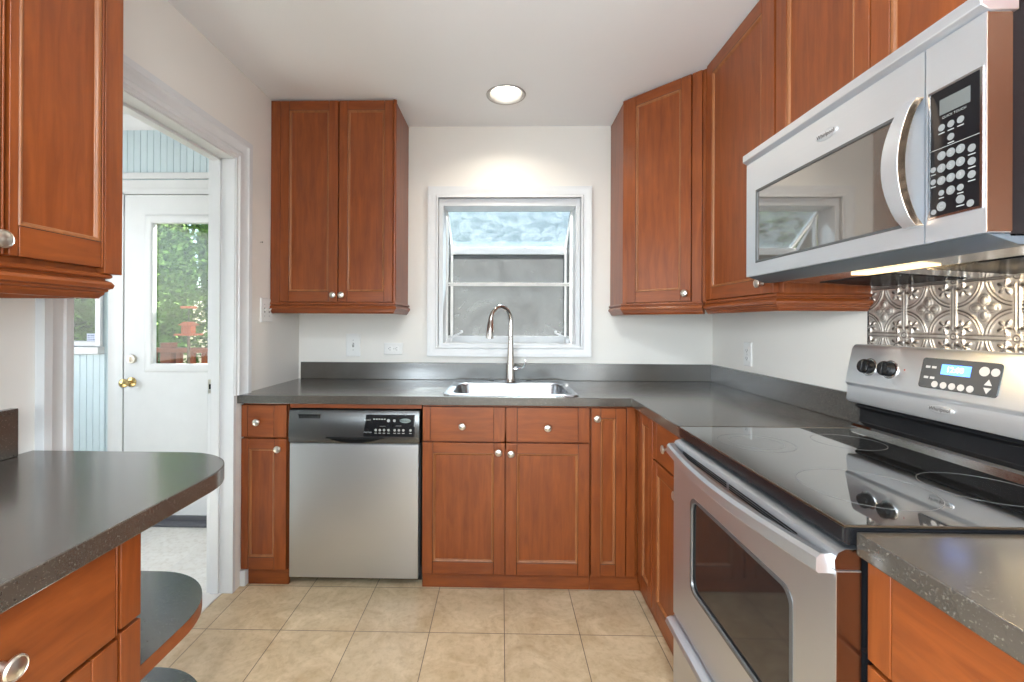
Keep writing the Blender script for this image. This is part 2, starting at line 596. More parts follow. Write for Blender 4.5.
def casing_left(y0, y1, z1, wid, nm):
    k = wid / 0.110
    prof = [(a * k, b) for a, b in CAS]
    return struct(nm, M().mould([(XL, y1, 0.914), (XL, y1, z1), (XL, y0, z1), (XL, y0, 0.0)], (1, 0, 0), prof), TRIM)
casing_left(DY0 - 0.004, DY1 + 0.004, DZ + 0.004, 0.100, 'trim_2')
struct('trim_3', M().box(-1.395, -1.30, DY0, DY1, -0.02, 0.004), MARBLE, bev=0.003)

# ------------------------------------------------------------------ sunroom beyond the doorway
SX0, SX1, SY0, SY1, SZ = -3.3, XL - 0.118, -0.2, 2.75, 2.53
struct('floor_sunroom', M().box(SX0 - 0.1, -1.30, SY0 - 0.1, SY1 + 0.15, -0.12, -0.002), SUNT)
struct('ceiling_sunroom', M().box(SX0 - 0.1, SX1, SY0 - 0.1, SY1 + 0.15, SZ, SZ + 0.1), TRIM)
struct('wall_sunroom_near', M().box(SX0 - 0.1, SX1, SY0 - 0.1, SY0, 0, SZ), BLUE)
GX0, GX1 = -2.372, -1.462           # exterior door slab
KX0, KX1, KZ0 = -3.05, -2.545, 1.10     # sunroom window
bw = wall_xz(M(), SY1 + 0.015, SY1 + 0.13, [SX0 - 0.1, KX0, KX1, GX0 - 0.03, GX1 + 0.03, SX1], [-0.02, KZ0, 2.075, SZ],
             lambda i, j: (i == 1 and j == 1) or (i == 3 and j < 2))
struct('wall_sunroom_back', bw, BLUE)
struct('wall_sunroom_left', wall_yz(M(), SX0 - 0.1, SX0, [SY0, 0.5, 2.5, SY1 + 0.1], [0, 0.85, 2.2, SZ], lambda i, j: i == 1 and j == 1), BLUE)
# tongue and groove boards, one panel above the door, one below the window
def boards(x0, x1, z0, z1, pitch=0.042):
    m = M()
    x = x0
    while x < x1 - 1e-6:
        e = min(x + pitch - 0.0018, x1)
        m.prism([(x, SY1 + 0.015), (x, SY1 + 0.007), (x + 0.001, SY1 + 0.003), (e - 0.001, SY1 + 0.003), (e, SY1 + 0.007), (e, SY1 + 0.015)], 'z', z0, z1)
        x += pitch
    return m
struct('wall_sunroom_boards', boards(-3.2, SX1, 2.135, 2.47), BLUE)
struct('wall_sunroom_wainscot', boards(-3.2, -2.50, 0.10, 1.05), BLUE)
struct('trim_4', M().box(-3.2, SX1, SY1 - 0.012, SY1 + 0.016, 2.143, 2.182), TRIM, bev=0.003)      # board over the door head
struct('trim_5', M().mould([(-3.25, SY1 + 0.015, 2.45), (SX1, SY1 + 0.015, 2.45)], (0, 0, 1),
       [(0, 0), (0.012, 0), (0.02, 0.03), (0.05, 0.06), (0.056, 0.079), (0, 0.079)]), TRIM)
struct('baseboard_sunroom', M().box(-3.2, -2.50, SY1 - 0.01, SY1 + 0.015, 0, 0.1), TRIM, bev=0.003)
# door casing
dc = M()
dc.mould([(GX1 + 0.02, SY1 + 0.015, 0), (GX1 + 0.02, SY1 + 0.015, 2.062), (GX0 - 0.02, SY1 + 0.015, 2.062), (GX0 - 0.02, SY1 + 0.015, 0)], (0, -1, 0),
         [(0, 0), (0, 0.018), (0.02, 0.022), (0.03, 0.018), (0.055, 0.022), (0.072, 0.026), (0.072, 0)])
dc.box(GX0 - 0.03, GX0 - 0.006, SY1 - 0.004, SY1 + 0.13, 0, 2.062).box(GX1 + 0.006, GX1 + 0.03, SY1 - 0.004, SY1 + 0.13, 0, 2.062).box(GX0 - 0.03, GX1 + 0.03, SY1 - 0.004, SY1 + 0.13, 2.050, 2.075)
struct('trim_6', dc, TRIM)
# the exterior door
d1 = thing('door_1', 'white half-glazed exterior door of the sunroom', 'door', (-1.917, SY1 + 0.02, 0), kind='structure')
PX0, PX1, PZ0, PZ1 = -2.218, -1.616, 0.965, 1.897
wall_xz(M(), SY1, SY1 + 0.045, [GX0, PX0, PX1, GX1], [0.05, PZ0, PZ1, 2.046], lambda i, j: i == 1 and j == 1).build('door_slab', TRIM, d1, 0.002)
M().mould([(PX0, SY1, PZ0), (PX1, SY1, PZ0), (PX1, SY1, PZ1), (PX0, SY1, PZ1)], (0, -1, 0),
          [(-0.028, -0.03), (-0.028, 0.002), (-0.018, 0.010), (0.012, 0.012), (0.02, 0.008), (0.024, 0.0)], closed=True).build('glazing_frame', TRIM, d1)
M().box(PX0, PX1, SY1 + 0.018, SY1 + 0.024, PZ0, PZ1).build('pane', GLASS, d1)
M().box(GX0, GX1, SY1 - 0.008, SY1 + 0.04, 0.012, 0.052).build('door_sweep', CHARCOAL, d1, 0.002, label='charcoal weather sweep')
kb = M()
kx = GX0 + 0.05
kb.lathe([(0.031, 0), (0.031, 0.006), (0.026, 0.010), (0.012, 0.014), (0.011, 0.035), (0.02, 0.042), (0.027, 0.055), (0.026, 0.068), (0.016, 0.076), (0.0, 0.078)], (kx, SY1, 0.878), (0, -1, 0), 20)
kb.build('door_knob', BRASS, d1, label='worn brass door knob')
db = M()
db.lathe([(0.027, 0), (0.027, 0.010), (0.024, 0.016), (0.0, 0.017)], (kx + 0.005, SY1, 1.022), (0, -1, 0), 20)
db.box(kx + 0.002, kx + 0.008, SY1 - 0.03, SY1 - 0.012, 1.006, 1.038)
db.build('deadbolt', NICKEL, d1, label='dull nickel deadbolt')
struct('trim_7', M().prism([(SY1 - 0.05, 0), (SY1 - 0.05, 0.012), (SY1 - 0.02, 0.022), (SY1 + 0.12, 0.03), (SY1 + 0.12, 0)], 'x', GX0 - 0.03, GX1 + 0.03), CHARCOAL)  # sill under the door
# sunroom window
w2 = thing('window_2', 'sunroom window left of the white exterior door', 'window', ((KX0 + KX1) / 2, SY1, KZ0), kind='structure')
KZ1 = 2.075
wf = M()
wall_xz(wf, SY1 - 0.002, SY1 + 0.10, [KX0, KX0 + 0.04, KX1 - 0.012, KX1], [KZ0, KZ0 + 0.03, KZ1 - 0.03, KZ1], lambda i, j: i == 1 and j == 1)
wf.build('window_frame', TRIM, w2, 0.002)
M().box(KX0 - 0.05, KX1 + 0.035, SY1 - 0.03, SY1 + 0.02, KZ0 - 0.05, KZ0 - 0.004).build('window_sill', TRIM, w2, 0.003)
M().mould([(KX1, SY1 + 0.003, KZ0), (KX1, SY1 + 0.003, KZ1), (KX0, SY1 + 0.003, KZ1), (KX0, SY1 + 0.003, KZ0)], (0, -1, 0),
          [(0, 0), (0, 0.014), (0.012, 0.016), (0.026, 0.018), (0.034, 0.018), (0.034, 0)]).build('window_casing', TRIM, w2)
M().box(KX0 + 0.02, KX1 - 0.006, SY1 + 0.05, SY1 + 0.056, KZ0 + 0.02, KZ1 - 0.02).build('pane', GLASS, w2)
st = thing('sticker', 'small pale blue printed sticker in the corner of the sunroom window', 'sticker', (-2.60, SY1 + 0.045, 1.15))
M().box(-2.655, -2.562, SY1 + 0.0475, SY1 + 0.0495, 1.128, 1.178).build('sticker_sheet', STICK, st)
lt = M()
for k, zz in enumerate((1.165, 1.151, 1.140)):
    for j in range(7):
        xa = -2.648 + j * 0.0115
        lt.box(xa, xa + 0.004 + 0.005 * random.random(), SY1 + 0.0465, SY1 + 0.0476, zz - (0.004 if k == 0 else 0.002), zz + 0.002)
lt.build('print_lines', INK, st)

# ------------------------------------------------------------------ outdoors
struct('ground', M().box(-9, 5, SY1 + 0.14, 12, -0.5, -0.25), LAWN)
def make_tree(x, y, z0, z1, rad, n, mat, label):
    t = thing('garden_tree', label, 'tree', (x, y, -0.25))
    tr = M().tube([(x, y, -0.25), (x + 0.05, y, z0 + 0.3), (x - 0.03, y + 0.05, z1 * 0.8)], [0.13, 0.10, 0.03], 10)
    for k in range(8):
        a = k * 0.8
        zb = z0 + (z1 - z0) * (0.1 + 0.09 * k)
        tr.tube([(x, y, zb), (x + math.cos(a) * rad * 0.75, y + math.sin(a) * rad * 0.75, zb + 0.35)], [0.03, 0.008], 6)
    tr.build('trunk', BARK, t)
    c = M()
    vs_, fs_ = [], []
    for i in range(n):
        h = random.random()
        zz = z0 + (z1 - z0) * h
        rr = rad * math.sqrt(max(0.05, 1 - (2 * h - 0.9) ** 2 * 0.8)) * (0.55 + 0.45 * random.random())
        a = random.random() * 2 * PI
        if random.random() < 0.7:
            a = -PI / 2 + random.gauss(0, 0.9)
        clump = 0.16 * math.sin(a * 5 + zz * 6) * math.cos(zz * 9 + a * 3)
        rr *= 1 + clump
        p = Vector((x + rr * math.cos(a), y + rr * math.sin(a), zz))
        s = 0.03 + 0.045 * random.random()
        d = Vector((random.gauss(0, 1), random.gauss(0, 1) - 0.4, random.gauss(-0.3, 0.6))).normalized()
        w = d.cross(Vector((random.gauss(0, 1), random.gauss(0, 1), random.gauss(0, 1)))).normalized()
        o = len(vs_)
        vs_ += [tuple(p), tuple(p + d * s * 0.5 + w * s * 0.3), tuple(p + d * s * 1.2), tuple(p + d * s * 0.5 - w * s * 0.3)]
        fs_.append((o, o + 1, o + 2, o + 3))
    c.add(vs_, fs_)
    # dense inner body of the crown so that little sky shows through
    c.lathe([(0.05, z0), (rad * 0.62, z0 + (z1 - z0) * 0.15), (rad * 0.72, z0 + (z1 - z0) * 0.45), (rad * 0.55, z0 + (z1 - z0) * 0.75), (0.05, z1 * 0.97)], (x, y, 0), (0, 0, 1), 14)
    c.build('crown', mat, t, smooth=0, flip=False)
make_tree(-2.55, 5.7, 0.0, 4.8, 1.65, 32000, LEAFA, 'bright green leafy tree seen through the exterior door glass')
make_tree(-6.1, 7.0, 0.2, 4.4, 1.45, 20000, LEAFA, 'green tree seen through the small sunroom window')
make_tree(-4.4, 10.2, 0.2, 6.0, 1.9, 9000, LEAFB, 'dark evergreen standing behind the other garden trees')
# timber deck rail
rl = thing('deck_railing', 'red-stained timber deck railing outside the exterior door', 'railing', (-2.4, 3.9, -0.25))
M().box(-4.2, -1.2, 3.83, 3.97, 0.985, 1.025).build('top_rail', DECK, rl, 0.004)
M().box(-4.2, -1.2, 3.88, 3.92, 0.10, 0.19).build('bottom_rail', DECK, rl, 0.004)
for k in range(26):
    M().box(-4.15 + k * 0.115, -4.11 + k * 0.115, 3.88, 3.92, 0.19, 0.985).build('baluster', DECK, rl)
for xx in (-2.96, -1.3):
    M().box(xx - 0.045, xx + 0.045, 3.855, 3.945, -0.25, 1.07).build('post', DECK, rl, 0.004)
fd = thing('bird_feeder', 'small orange bird feeder on a pole outside the exterior door', 'bird feeder', (-2.64, 3.7, -0.25))
M().box(-2.685, -2.60, 3.67, 3.73, 1.155, 1.225).build('seed_box', ORANGE, fd, 0.004)
M().prism([(-2.695, 1.225), (-2.585, 1.225), (-2.64, 1.255)], 'y', 3.64, 3.76).build('roof', ORANGE, fd)
M().box(-2.71, -2.57, 3.62, 3.78, 1.14, 1.155).build('tray', ORANGE, fd)
M().tube([(-2.64, 3.7, -0.25), (-2.64, 3.7, 1.14)], 0.012, 8).build('pole', BARK, fd)
M().tube([(-2.64, 3.7, 1.25), (-2.64, 3.7, 1.37)], 0.004, 6).build('perch_rod', BLACKM, fd)
M().box(-2.70, -2.58, 3.68, 3.72, 1.365, 1.385).build('perch_bar', ORANGE, fd, 0.003)
struct('wall_neighbour', M().box(-1.2, 5.0, 6.5, 6.8, -0.25, 4.2), SIDING)

# ------------------------------------------------------------------ garden window over the sink
w1 = thing('window_1', 'projecting white garden window over the sink', 'window', (0.03, YB, WZ0), kind='structure')
M().mould([(WX0, YB, WZ0 + 0.002), (WX1, YB, WZ0 + 0.002), (WX1, YB, WZ1), (WX0, YB, WZ1)], (0, -1, 0),
          [(0, -0.02), (0, 0.012), (0.010, 0.014), (0.016, 0.010), (0.038, 0.014), (0.048, 0.022), (0.062, 0.024), (0.062, 0)], closed=True).build('window_casing', TRIM, w1)
ix0, ix1, iz0, iz1 = -0.374, 0.429, 1.130, 1.968
fr = wall_xz(M(), YB + 0.012, YB + 0.16, [WX0, ix0, ix1, WX1], [WZ0, iz0, iz1, WZ1], lambda i, j: i == 1 and j == 1)
fr.build('window_frame', VINYL, w1, 0.002)
FY = 3.10; BZ = 1.118; TZ = 1.775
M().box(ix0 - 0.01, ix1 + 0.01, YB + 0.16, FY + 0.03, BZ - 0.03, BZ + 0.004).build('seat_board', VINYL, w1, 0.002)
fb = M()
fb.box(ix0, ix1, FY - 0.02, FY + 0.03, BZ, 1.168)                # bottom rail
fb.box(ix0, ix1, FY - 0.02, FY + 0.03, 1.728, TZ)                # top rail
for xx in (ix0, ix1 - 0.02):
    fb.box(xx, xx + 0.02, FY - 0.02, FY + 0.03, 1.168, 1.728)
fb.build('front_sash', VINYL, w1, 0.003)
M().box(ix0 + 0.02, ix1 - 0.02, FY + 0.002, FY + 0.006, 1.168, 1.728).build('front_pane', DIRTY, w1)
for xx in (ix0 - 0.004, ix1 - 0.014):
    sb = M()
    s0 = [(YB + 0.15, 1.955), (FY + 0.03, TZ - 0.005), (FY + 0.03, TZ + 0.022), (YB + 0.15, 1.985)]
    sb.prism(s0, 'x', xx, xx + 0.018)
    sb.prism([(YB + 0.15, BZ), (FY, BZ), (FY, BZ + 0.03), (YB + 0.15, BZ + 0.03)], 'x', xx, xx + 0.018)
    sb.build('side_bar', VINYL, w1, 0.002)
    sd = M()
    o_ = [(YB + 0.17, BZ + 0.03), (FY - 0.03, BZ + 0.03), (FY - 0.03, TZ - 0.01), (YB + 0.17, 1.935)]
    i_ = [(YB + 0.195, BZ + 0.055), (FY - 0.055, BZ + 0.055), (FY - 0.055, TZ - 0.02), (YB + 0.195, 1.895)]
    sd.loft([[(xx + 0.002, *p) for p in o_], [(xx + 0.014, *p) for p in o_], [(xx + 0.014, *p) for p in i_], [(xx + 0.002, *p) for p in i_]], close=True)
    sd.build('side_casement', VINYL, w1)
    M().prism(i_, 'x', xx + 0.006, xx + 0.010).build('side_pane', DIRTY, w1)
M().prism([(YB + 0.15, 1.972), (FY + 0.02, TZ + 0.006), (FY + 0.02, TZ + 0.010), (YB + 0.15, 1.976)], 'x', ix0, ix1).build('sloped_pane', SLOPED, w1)
for xx, sg in ((ix0 + 0.02, 1), (ix1 - 0.02, -1)):
    cr = M()
    cr.box(xx - 0.014, xx + 0.014, 2.90, 2.965, BZ + 0.004, BZ + 0.04)
    cr.tube([(xx, 2.93, BZ + 0.03), (xx + sg * 0.02, 2.915, BZ + 0.05), (xx + sg * 0.075, 2.90, BZ + 0.075)], [0.008, 0.007, 0.006], 8)
    cr.lathe([(0.004, 0), (0.009, 0.004), (0.009, 0.016), (0, 0.02)], (xx + sg * 0.078, 2.90, BZ + 0.072), (0, 0, 1), 10)
    cr.build('crank_handle', VINYL, w1, 0.001)
ws = M()
for zz, yy in ((1.512, 2.885), (1.512, 3.055), (1.512, 2.97)):
    ws.tube([(ix0 + 0.012, yy, zz), (ix1 - 0.012, yy, zz)], 0.004, 8)
ws.tube([(ix0 + 0.012, 2.878, 1.497), (ix1 - 0.012, 2.878, 1.497)], 0.003, 8)
for k in range(52):
    xx = ix0 + 0.02 + k * (ix1 - ix0 - 0.04) / 51
    ws.tube([(xx, 2.876, 1.497), (xx, 2.879, 1.5165), (xx, 2.89, 1.518), (xx, 3.06, 1.518)], 0.0016, 5)
tag(ws.build('wire_shelf', WHITE, loc=(0.03, 2.97, 1.5)), 'white coated wire shelf spanning the garden window', 'shelf')

# ------------------------------------------------------------------ cabinet parts
def knob(parent, T, u, v, r=0.0165):
    O = Vector(T((u, v, 0))); N = Vector(T((u, v, 1))) - O
    k = M().lathe([(0.008, 0.0), (0.007, 0.004), (0.0055, 0.012), (0.008, 0.016), (r, 0.020), (r, 0.023), (r * 0.86, 0.0255), (r * 0.80, 0.0245), (r * 0.45, 0.027), (0.0, 0.0275)],
                  O, N, 20)
    return k.build('knob', NICKEL, parent)

def cab_door(parent, T, u0, u1, v0, v1, kn=None, sl=0.052, sr=0.052, rt=0.048, rb=0.057, th=0.02):
    m = M(T)
    g = 0.0020
    m.m = 0
    m.box(u0, u0 + sl - g, v0, v1, 0, th).box(u1 - sr + g, u1, v0, v1, 0, th)
    m.m = 1
    m.box(u0 + sl, u1 - sr, v1 - rt, v1, 0, th).box(u0 + sl, u1 - sr, v0, v0 + rb, 0, th)
    m.m = 0
    a0, a1, b0, b1 = u0 + sl, u1 - sr, v0 + rb, v1 - rt
    lp = []
    for ins, w in ((-0.002, 0.003), (-0.001, th - 0.0025), (0.0015, th - 0.0005), (0.005, th - 0.001), (0.0085, th - 0.004), (0.010, th - 0.0085), (0.013, th - 0.0095), (0.013, 0.003)):
        lp.append([(a0 + ins, b0 + ins, w), (a1 - ins, b0 + ins, w), (a1 - ins, b1 - ins, w), (a0 + ins, b1 - ins, w)])
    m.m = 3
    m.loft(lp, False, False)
    m.m = 2
    for ua in (u0 + sl - 0.002, u1 - sr - 0.0004):
        m.box(ua, ua + 0.0024, v0 + 0.001, v1 - 0.001, 0.001, th - 0.0022)
    for va in (v0 + rb - 0.0012, v1 - rt - 0.0012):
        m.box(u0 + sl, u1 - sr, va, va + 0.0024, 0.001, th + 0.0001)
    m.m = 0
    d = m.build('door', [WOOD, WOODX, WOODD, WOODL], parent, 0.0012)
    M(T).box(a0 + 0.011, a1 - 0.011, b0 + 0.011, b1 - 0.011, 0.003, th - 0.009).build('panel', WOOD, d)
    if kn:
        knob(d, lambda p: T((p[0], p[1], p[2] + th)), *kn)
    return d

def cab_drawer(parent, T, u0, u1, v0, v1, kn=None, sl=0.036, sr=0.05, th=0.02):
    m = M(T)
    g = 0.0012
    m.box(u0, u0 + sl - g, v0, v1, 0, th).box(u1 - sr + g, u1, v0, v1, 0, th)
    m.m = 1
    m.box(u0 + sl + g, u1 - sr - g, v0, v1, 0, th)
    m.m = 2
    m.box(u0 + 0.002, u1 - 0.002, v0 + 0.001, v1 - 0.001, 0, th - 0.003)
    m.m = 0
    d = m.build('drawer', [WOOD, WOODX, WOODD], parent, 0.0012)
    if kn:
        knob(d, lambda p: T((p[0], p[1], p[2] + th)), *kn)
    return d

RAIL = [(-0.022, 0.058), (0.006, 0.058), (0.009, 0.054), (0.009, 0.050), (0.006, 0.047), (0.000, 0.046), (0.000, 0.043), (0.008, 0.039), (0.012, 0.032), (0.010, 0.024), (0.004, 0.021), (0.004, 0.017), (-0.001, 0.014), (-0.001, 0.010), (-0.006, 0.004), (-0.008, 0.0), (-0.022, 0.0)]

# ---------------- base cabinets along the back wall
yF = 2.125
TB = frame((0, yF, 0), (1, 0, 0), (0, -1, 0))
KF = 2.132
def carcass(c, x0, x1, y0, y1, z0, z1, mat=WOOD, nm='carcass'):
    return M().box(x0, x1, y0, y1, z0, z1).build(nm, mat, c, 0.001)

c = thing('base_cabinet', 'narrow cherry base cabinet left of the dishwasher, by the doorway', 'cabinet', (-1.138, 2.42, 0))
carcass(c, -1.246, -1.028, yF, YB - 0.002, 0.076, 0.873)
M().box(-1.224, -1.028, KF, KF + 0.016, 0, 0.076).build('toe_kick', WOODX, c)
cab_drawer(c, TB, -1.246, -1.030, 0.711, 0.863, (-1.166, 0.784), 0.030, 0.060)
cab_door(c, TB, -1.246, -1.030, 0.083, 0.703, (-1.064, 0.658), 0.036, 0.058)
struct('baseboard_left', M().box(XL, XL + 0.026, 2.106, YB, 0, 0.074), TRIM, bev=0.003)

c = thing('sink_base_cabinet', 'wide cherry sink cabinet with two doors and two false drawers', 'cabinet', (0.01, 2.42, 0))
sk = M()
sk.box(-0.385, -0.367, yF, YB - 0.002, 0.076, 0.873).box(0.387, 0.405, yF, YB - 0.002, 0.076, 0.873).box(-0.367, 0.387, yF + 0.02, YB - 0.004, 0.076, 0.094)
sk.box(-0.367, 0.387, yF, yF + 0.02, 0.076, 0.12).box(-0.367, 0.387, yF, yF + 0.02, 0.835, 0.873).box(-0.367, 0.387, yF, yF + 0.02, 0.66, 0.74).box(-0.012, 0.030, yF, yF + 0.02, 0.12, 0.835)
sk.box(-0.367, 0.387, YB - 0.012, YB - 0.004, 0.094, 0.873)
sk.build('carcass', WOOD, c)
M().box(-0.385, 0.405, KF, KF + 0.016, 0, 0.076).build('toe_kick', WOODX, c)
cab_drawer(c, TB, -0.382, 0.005, 0.702, 0.862, (-0.194, 0.774), 0.036, 0.052)
cab_drawer(c, TB, 0.011, 0.399, 0.702, 0.862, (0.204, 0.770), 0.052, 0.052)
cab_door(c, TB, -0.382, 0.005, 0.077, 0.694, (-0.024, 0.654), 0.050, 0.052)
cab_door(c, TB, 0.011, 0.399, 0.077, 0.694, (0.034, 0.649), 0.052, 0.052)

c = thing('corner_base_cabinet', 'narrow full-height cherry door unit in the corner right of the sink cabinet', 'cabinet', (0.53, 2.42, 0))
carcass(c, 0.407, 0.630, yF, YB - 0.002, 0.076, 0.873)
M().box(0.407, 0.645, KF, KF + 0.016, 0, 0.076).build('toe_kick', WOODX, c)
cab_door(c, TB, 0.409, 0.569, 0.077, 0.862, (0.432, 0.816), 0.044, 0.048)
M(TB).box(0.573, 0.614, 0.077, 0.868, 0, 0.018).build('filler_strip', WOOD, c, 0.001)

# ---------------- base cabinets along the right wall
xF = 0.637
TR = frame((xF, 0, 0), (0, -1, 0), (-1, 0, 0))        # u = -y
c = thing('base_cabinet', 'slim cherry door unit at the inner corner, facing the peninsula', 'cabinet', (0.94, 1.98, 0))
carcass(c, xF, XW - 0.002, 1.880, 2.100, 0.076, 0.873)
M().box(xF + 0.008, xF + 0.024, 1.880, 2.130, 0, 0.076).build('toe_kick', WOODX, c)
cab_door(c, TR, -2.078, -1.884, 0.077, 0.862, None, 0.058, 0.046)
c = thing('base_cabinet', 'cherry drawer and door unit between the corner and the range', 'cabinet', (0.94, 1.68, 0))
carcass(c, xF, XW - 0.002, 1.490, 1.878, 0.076, 0.873)
M().box(xF + 0.008, xF + 0.024, 1.490, 1.878, 0, 0.076).build('toe_kick', WOODX, c)
cab_drawer(c, TR, -1.876, -1.535, 0.706, 0.862, (-1.70, 0.785), 0.045, 0.045)
cab_door(c, TR, -1.876, -1.535, 0.077, 0.697, (-1.585, 0.655), 0.050, 0.050)

# ---------------- near right drawers, beside the range
xN = 0.622
TN = frame((xN, 0, 0), (0, -1, 0), (-1, 0, 0))
c = thing('base_cabinet', 'cherry drawer unit in the right foreground, near side of the range', 'cabinet', (0.93, 0.3, 0))
carcass(c, xN, XW - 0.002, -0.15, 0.758, 0.076, 0.873)
M().box(xN + 0.01, xN + 0.026, -0.15, 0.758, 0, 0.076).build('toe_kick', WOODX, c)
for k in range(2):
    o0 = -0.756 + k * 0.453
    cab_drawer(c, TN, o0, o0 + 0.449, 0.706, 0.868, (o0 + 0.225, 0.785), 0.045, 0.045)
    cab_door(c, TN, o0, o0 + 0.449, 0.077, 0.697, (o0 + 0.40, 0.64), 0.045, 0.045)

# ---------------- near left cabinet under the peninsula worktop
xP = -0.686
TP = frame((xP, 0, 0), (0, 1, 0), (1, 0, 0))           # u = y
c = thing('base_cabinet', 'cherry drawer unit in the left foreground under the rounded worktop', 'cabinet', (-0.97, 0.4, 0))
carcass(c, XL + 0.002, xP, -0.40, 0.812, 0.076, 0.873)
M().box(xP - 0.026, xP - 0.010, -0.40, 0.812, 0, 0.076).build('toe_kick', WOODX, c)
M(TP).box(0.769, 0.812, 0.720, 0.870, 0, 0.02).box(0.769, 0.812, 0.077, 0.713, 0, 0.02).build('end_stile', WOOD, c, 0.0012)
for k in range(3):
    o0 = 0.363 - k * 0.404
    cab_drawer(c, TP, o0, o0 + 0.400, 0.715, 0.870, (o0 + 0.217, 0.798), 0.03, 0.004)
    cab_door(c, TP, o0, o0 + 0.400, 0.077, 0.707, (o0 + 0.04, 0.64), 0.05, 0.05)

# rounded open shelves on the end of that cabinet
def rounded(x0, x1, y0, y1, r, n=14, ex=1.0):
    p = [(x0, y0), (x1, y0)]
    for k in range(n + 1):
        a = PI / 2 * k / n
        p.append((x1 - r + r * math.cos(a), y1 - r * ex + r * ex * math.sin(a)))
    p.append((x0, y1))
    return p
c = thing('end_shelf_unit', 'open rounded end shelves under the peninsula worktop by the doorway', 'shelf unit', (-0.97, 0.99, 0))
for zz in (0.62, 0.375, 0.07):
    pts = rounded(XL + 0.012, -0.672, 0.815, 1.128, 0.20, 16)
    s = M().prism(pts, 'z', zz - 0.030, zz - 0.001).build('shelf', WOODX, c, 0.001)
    M().prism(pts, 'z', zz - 0.001, zz).build('laminate_top', COUNTER, s)
M().box(XL + 0.002, XL + 0.012, 0.815, 1.128, 0, 0.873).build('back_panel', WOOD, c)
M().prism(rounded(XL + 0.012, -0.74, 0.815, 1.07, 0.16, 14), 'z', 0.0, 0.040).build('toe_kick', WOODX, c)

# ------------------------------------------------------------------ worktops
CT0, CT1 = 0.875, 0.914
SX_0, SX_1, SYa, SYb = -0.268, 0.332, 2.135, 2.640      # sink cut-out
w = thing('worktop', 'long speckled charcoal worktop turning the corner behind the sink', 'worktop', (0.0, 2.4, CT0))
xs = [XL + 0.001, SX_0, SX_1, 0.587, XW - 0.001]
ys = [1.490, 2.0755, SYa, SYb, YB - 0.001]
M().cells(xs, ys, lambda i, j: (i == 3) if j == 0 else not (i == 1 and j == 2), CT0, CT1).build('slab', COUNTER, w, 0.0022)
M().box(XL + 0.02, XW - 0.001, YB - 0.02, YB - 0.001, CT1, 1.016).build('backsplash', COUNTER, w, 0.002)
M().box(XW - 0.02, XW - 0.001, 1.490, YB - 0.0205, CT1, 1.016).build('backsplash', COUNTER, w, 0.002)

w = thing('worktop', 'short speckled charcoal worktop in the right foreground beside the range', 'worktop', (0.9, 0.3, CT0))
M().box(0.586, XW - 0.001, -0.17, 0.760, CT0, CT1).build('slab', COUNTER, w, 0.0022)
M().box(XW - 0.02, XW - 0.001, -0.17, 0.760, CT1, 1.016).build('backsplash', COUNTER, w, 0.002)

w = thing('worktop', 'speckled charcoal peninsula worktop with rounded corner in the left foreground', 'worktop', (-0.95, 0.4, CT0))
M().prism(rounded(XL + 0.001, -0.654, -0.42, 1.166, 0.18, 18), 'z', CT0, CT1).build('slab', COUNTER, w, 0.0022)
M().box(XL + 0.001, XL + 0.022, -0.42, 1.112, CT1, 1.036).build('backsplash', COUNTER, w, 0.002)

# ------------------------------------------------------------------ sink and faucet
def rrect(x0, x1, y0, y1, r, z, n=6):
    p = []
    for cx, cy, a0 in ((x1 - r, y0 + r, -PI / 2), (x1 - r, y1 - r, 0), (x0 + r, y1 - r, PI / 2), (x0 + r, y0 + r, PI)):
        for k in range(n + 1):
            a = a0 + PI / 2 * k / n
            p.append((cx + r * math.cos(a), cy + r * math.sin(a), z))
    return p
s = thing('sink', 'drop-in stainless steel single-bowl sink under the garden window', 'sink', (0.032, 2.39, CT1))
bx0, bx1, by0, by1 = -0.252, 0.316, 2.150, 2.525
M().loft([rrect(-0.292, 0.356, 2.112, 2.668, 0.035, CT1 + 0.0005), rrect(-0.290, 0.354, 2.114, 2.666, 0.034, CT1 + 0.005), rrect(-0.284, 0.348, 2.120, 2.660, 0.03, CT1 + 0.0075),
          rrect(bx0 - 0.008, bx1 + 0.008, by0 - 0.008, by1 + 0.008, 0.075, CT1 + 0.006), rrect(bx0, bx1, by0, by1, 0.07, CT1 + 0.002), rrect(bx0 + 0.004, bx1 - 0.004, by0 + 0.004, by1 - 0.004, 0.068, CT1 - 0.008),
          rrect(bx0 + 0.012, bx1 - 0.012, by0 + 0.012, by1 - 0.012, 0.065, 0.775), rrect(bx0 + 0.03, bx1 - 0.03, by0 + 0.03, by1 - 0.03, 0.06, 0.748), rrect(bx0 + 0.07, bx1 - 0.07, by0 + 0.07, by1 - 0.07, 0.05, 0.742)],
         False, True).build('basin', STEELS, s, flip=False)
M().lathe([(0.045, 0), (0.043, 0.003), (0.03, 0.002), (0.028, -0.002), (0, -0.002)], (0.032, 2.34, 0.7425)).build('drain', CHROME, s)
for xx in (-0.075, 0.145):
    M().lathe([(0.016, 0), (0.015, 0.003), (0, 0.004)], (xx, 2.622, CT1 + 0.0065)).build('hole_cover', BLACKM, s)

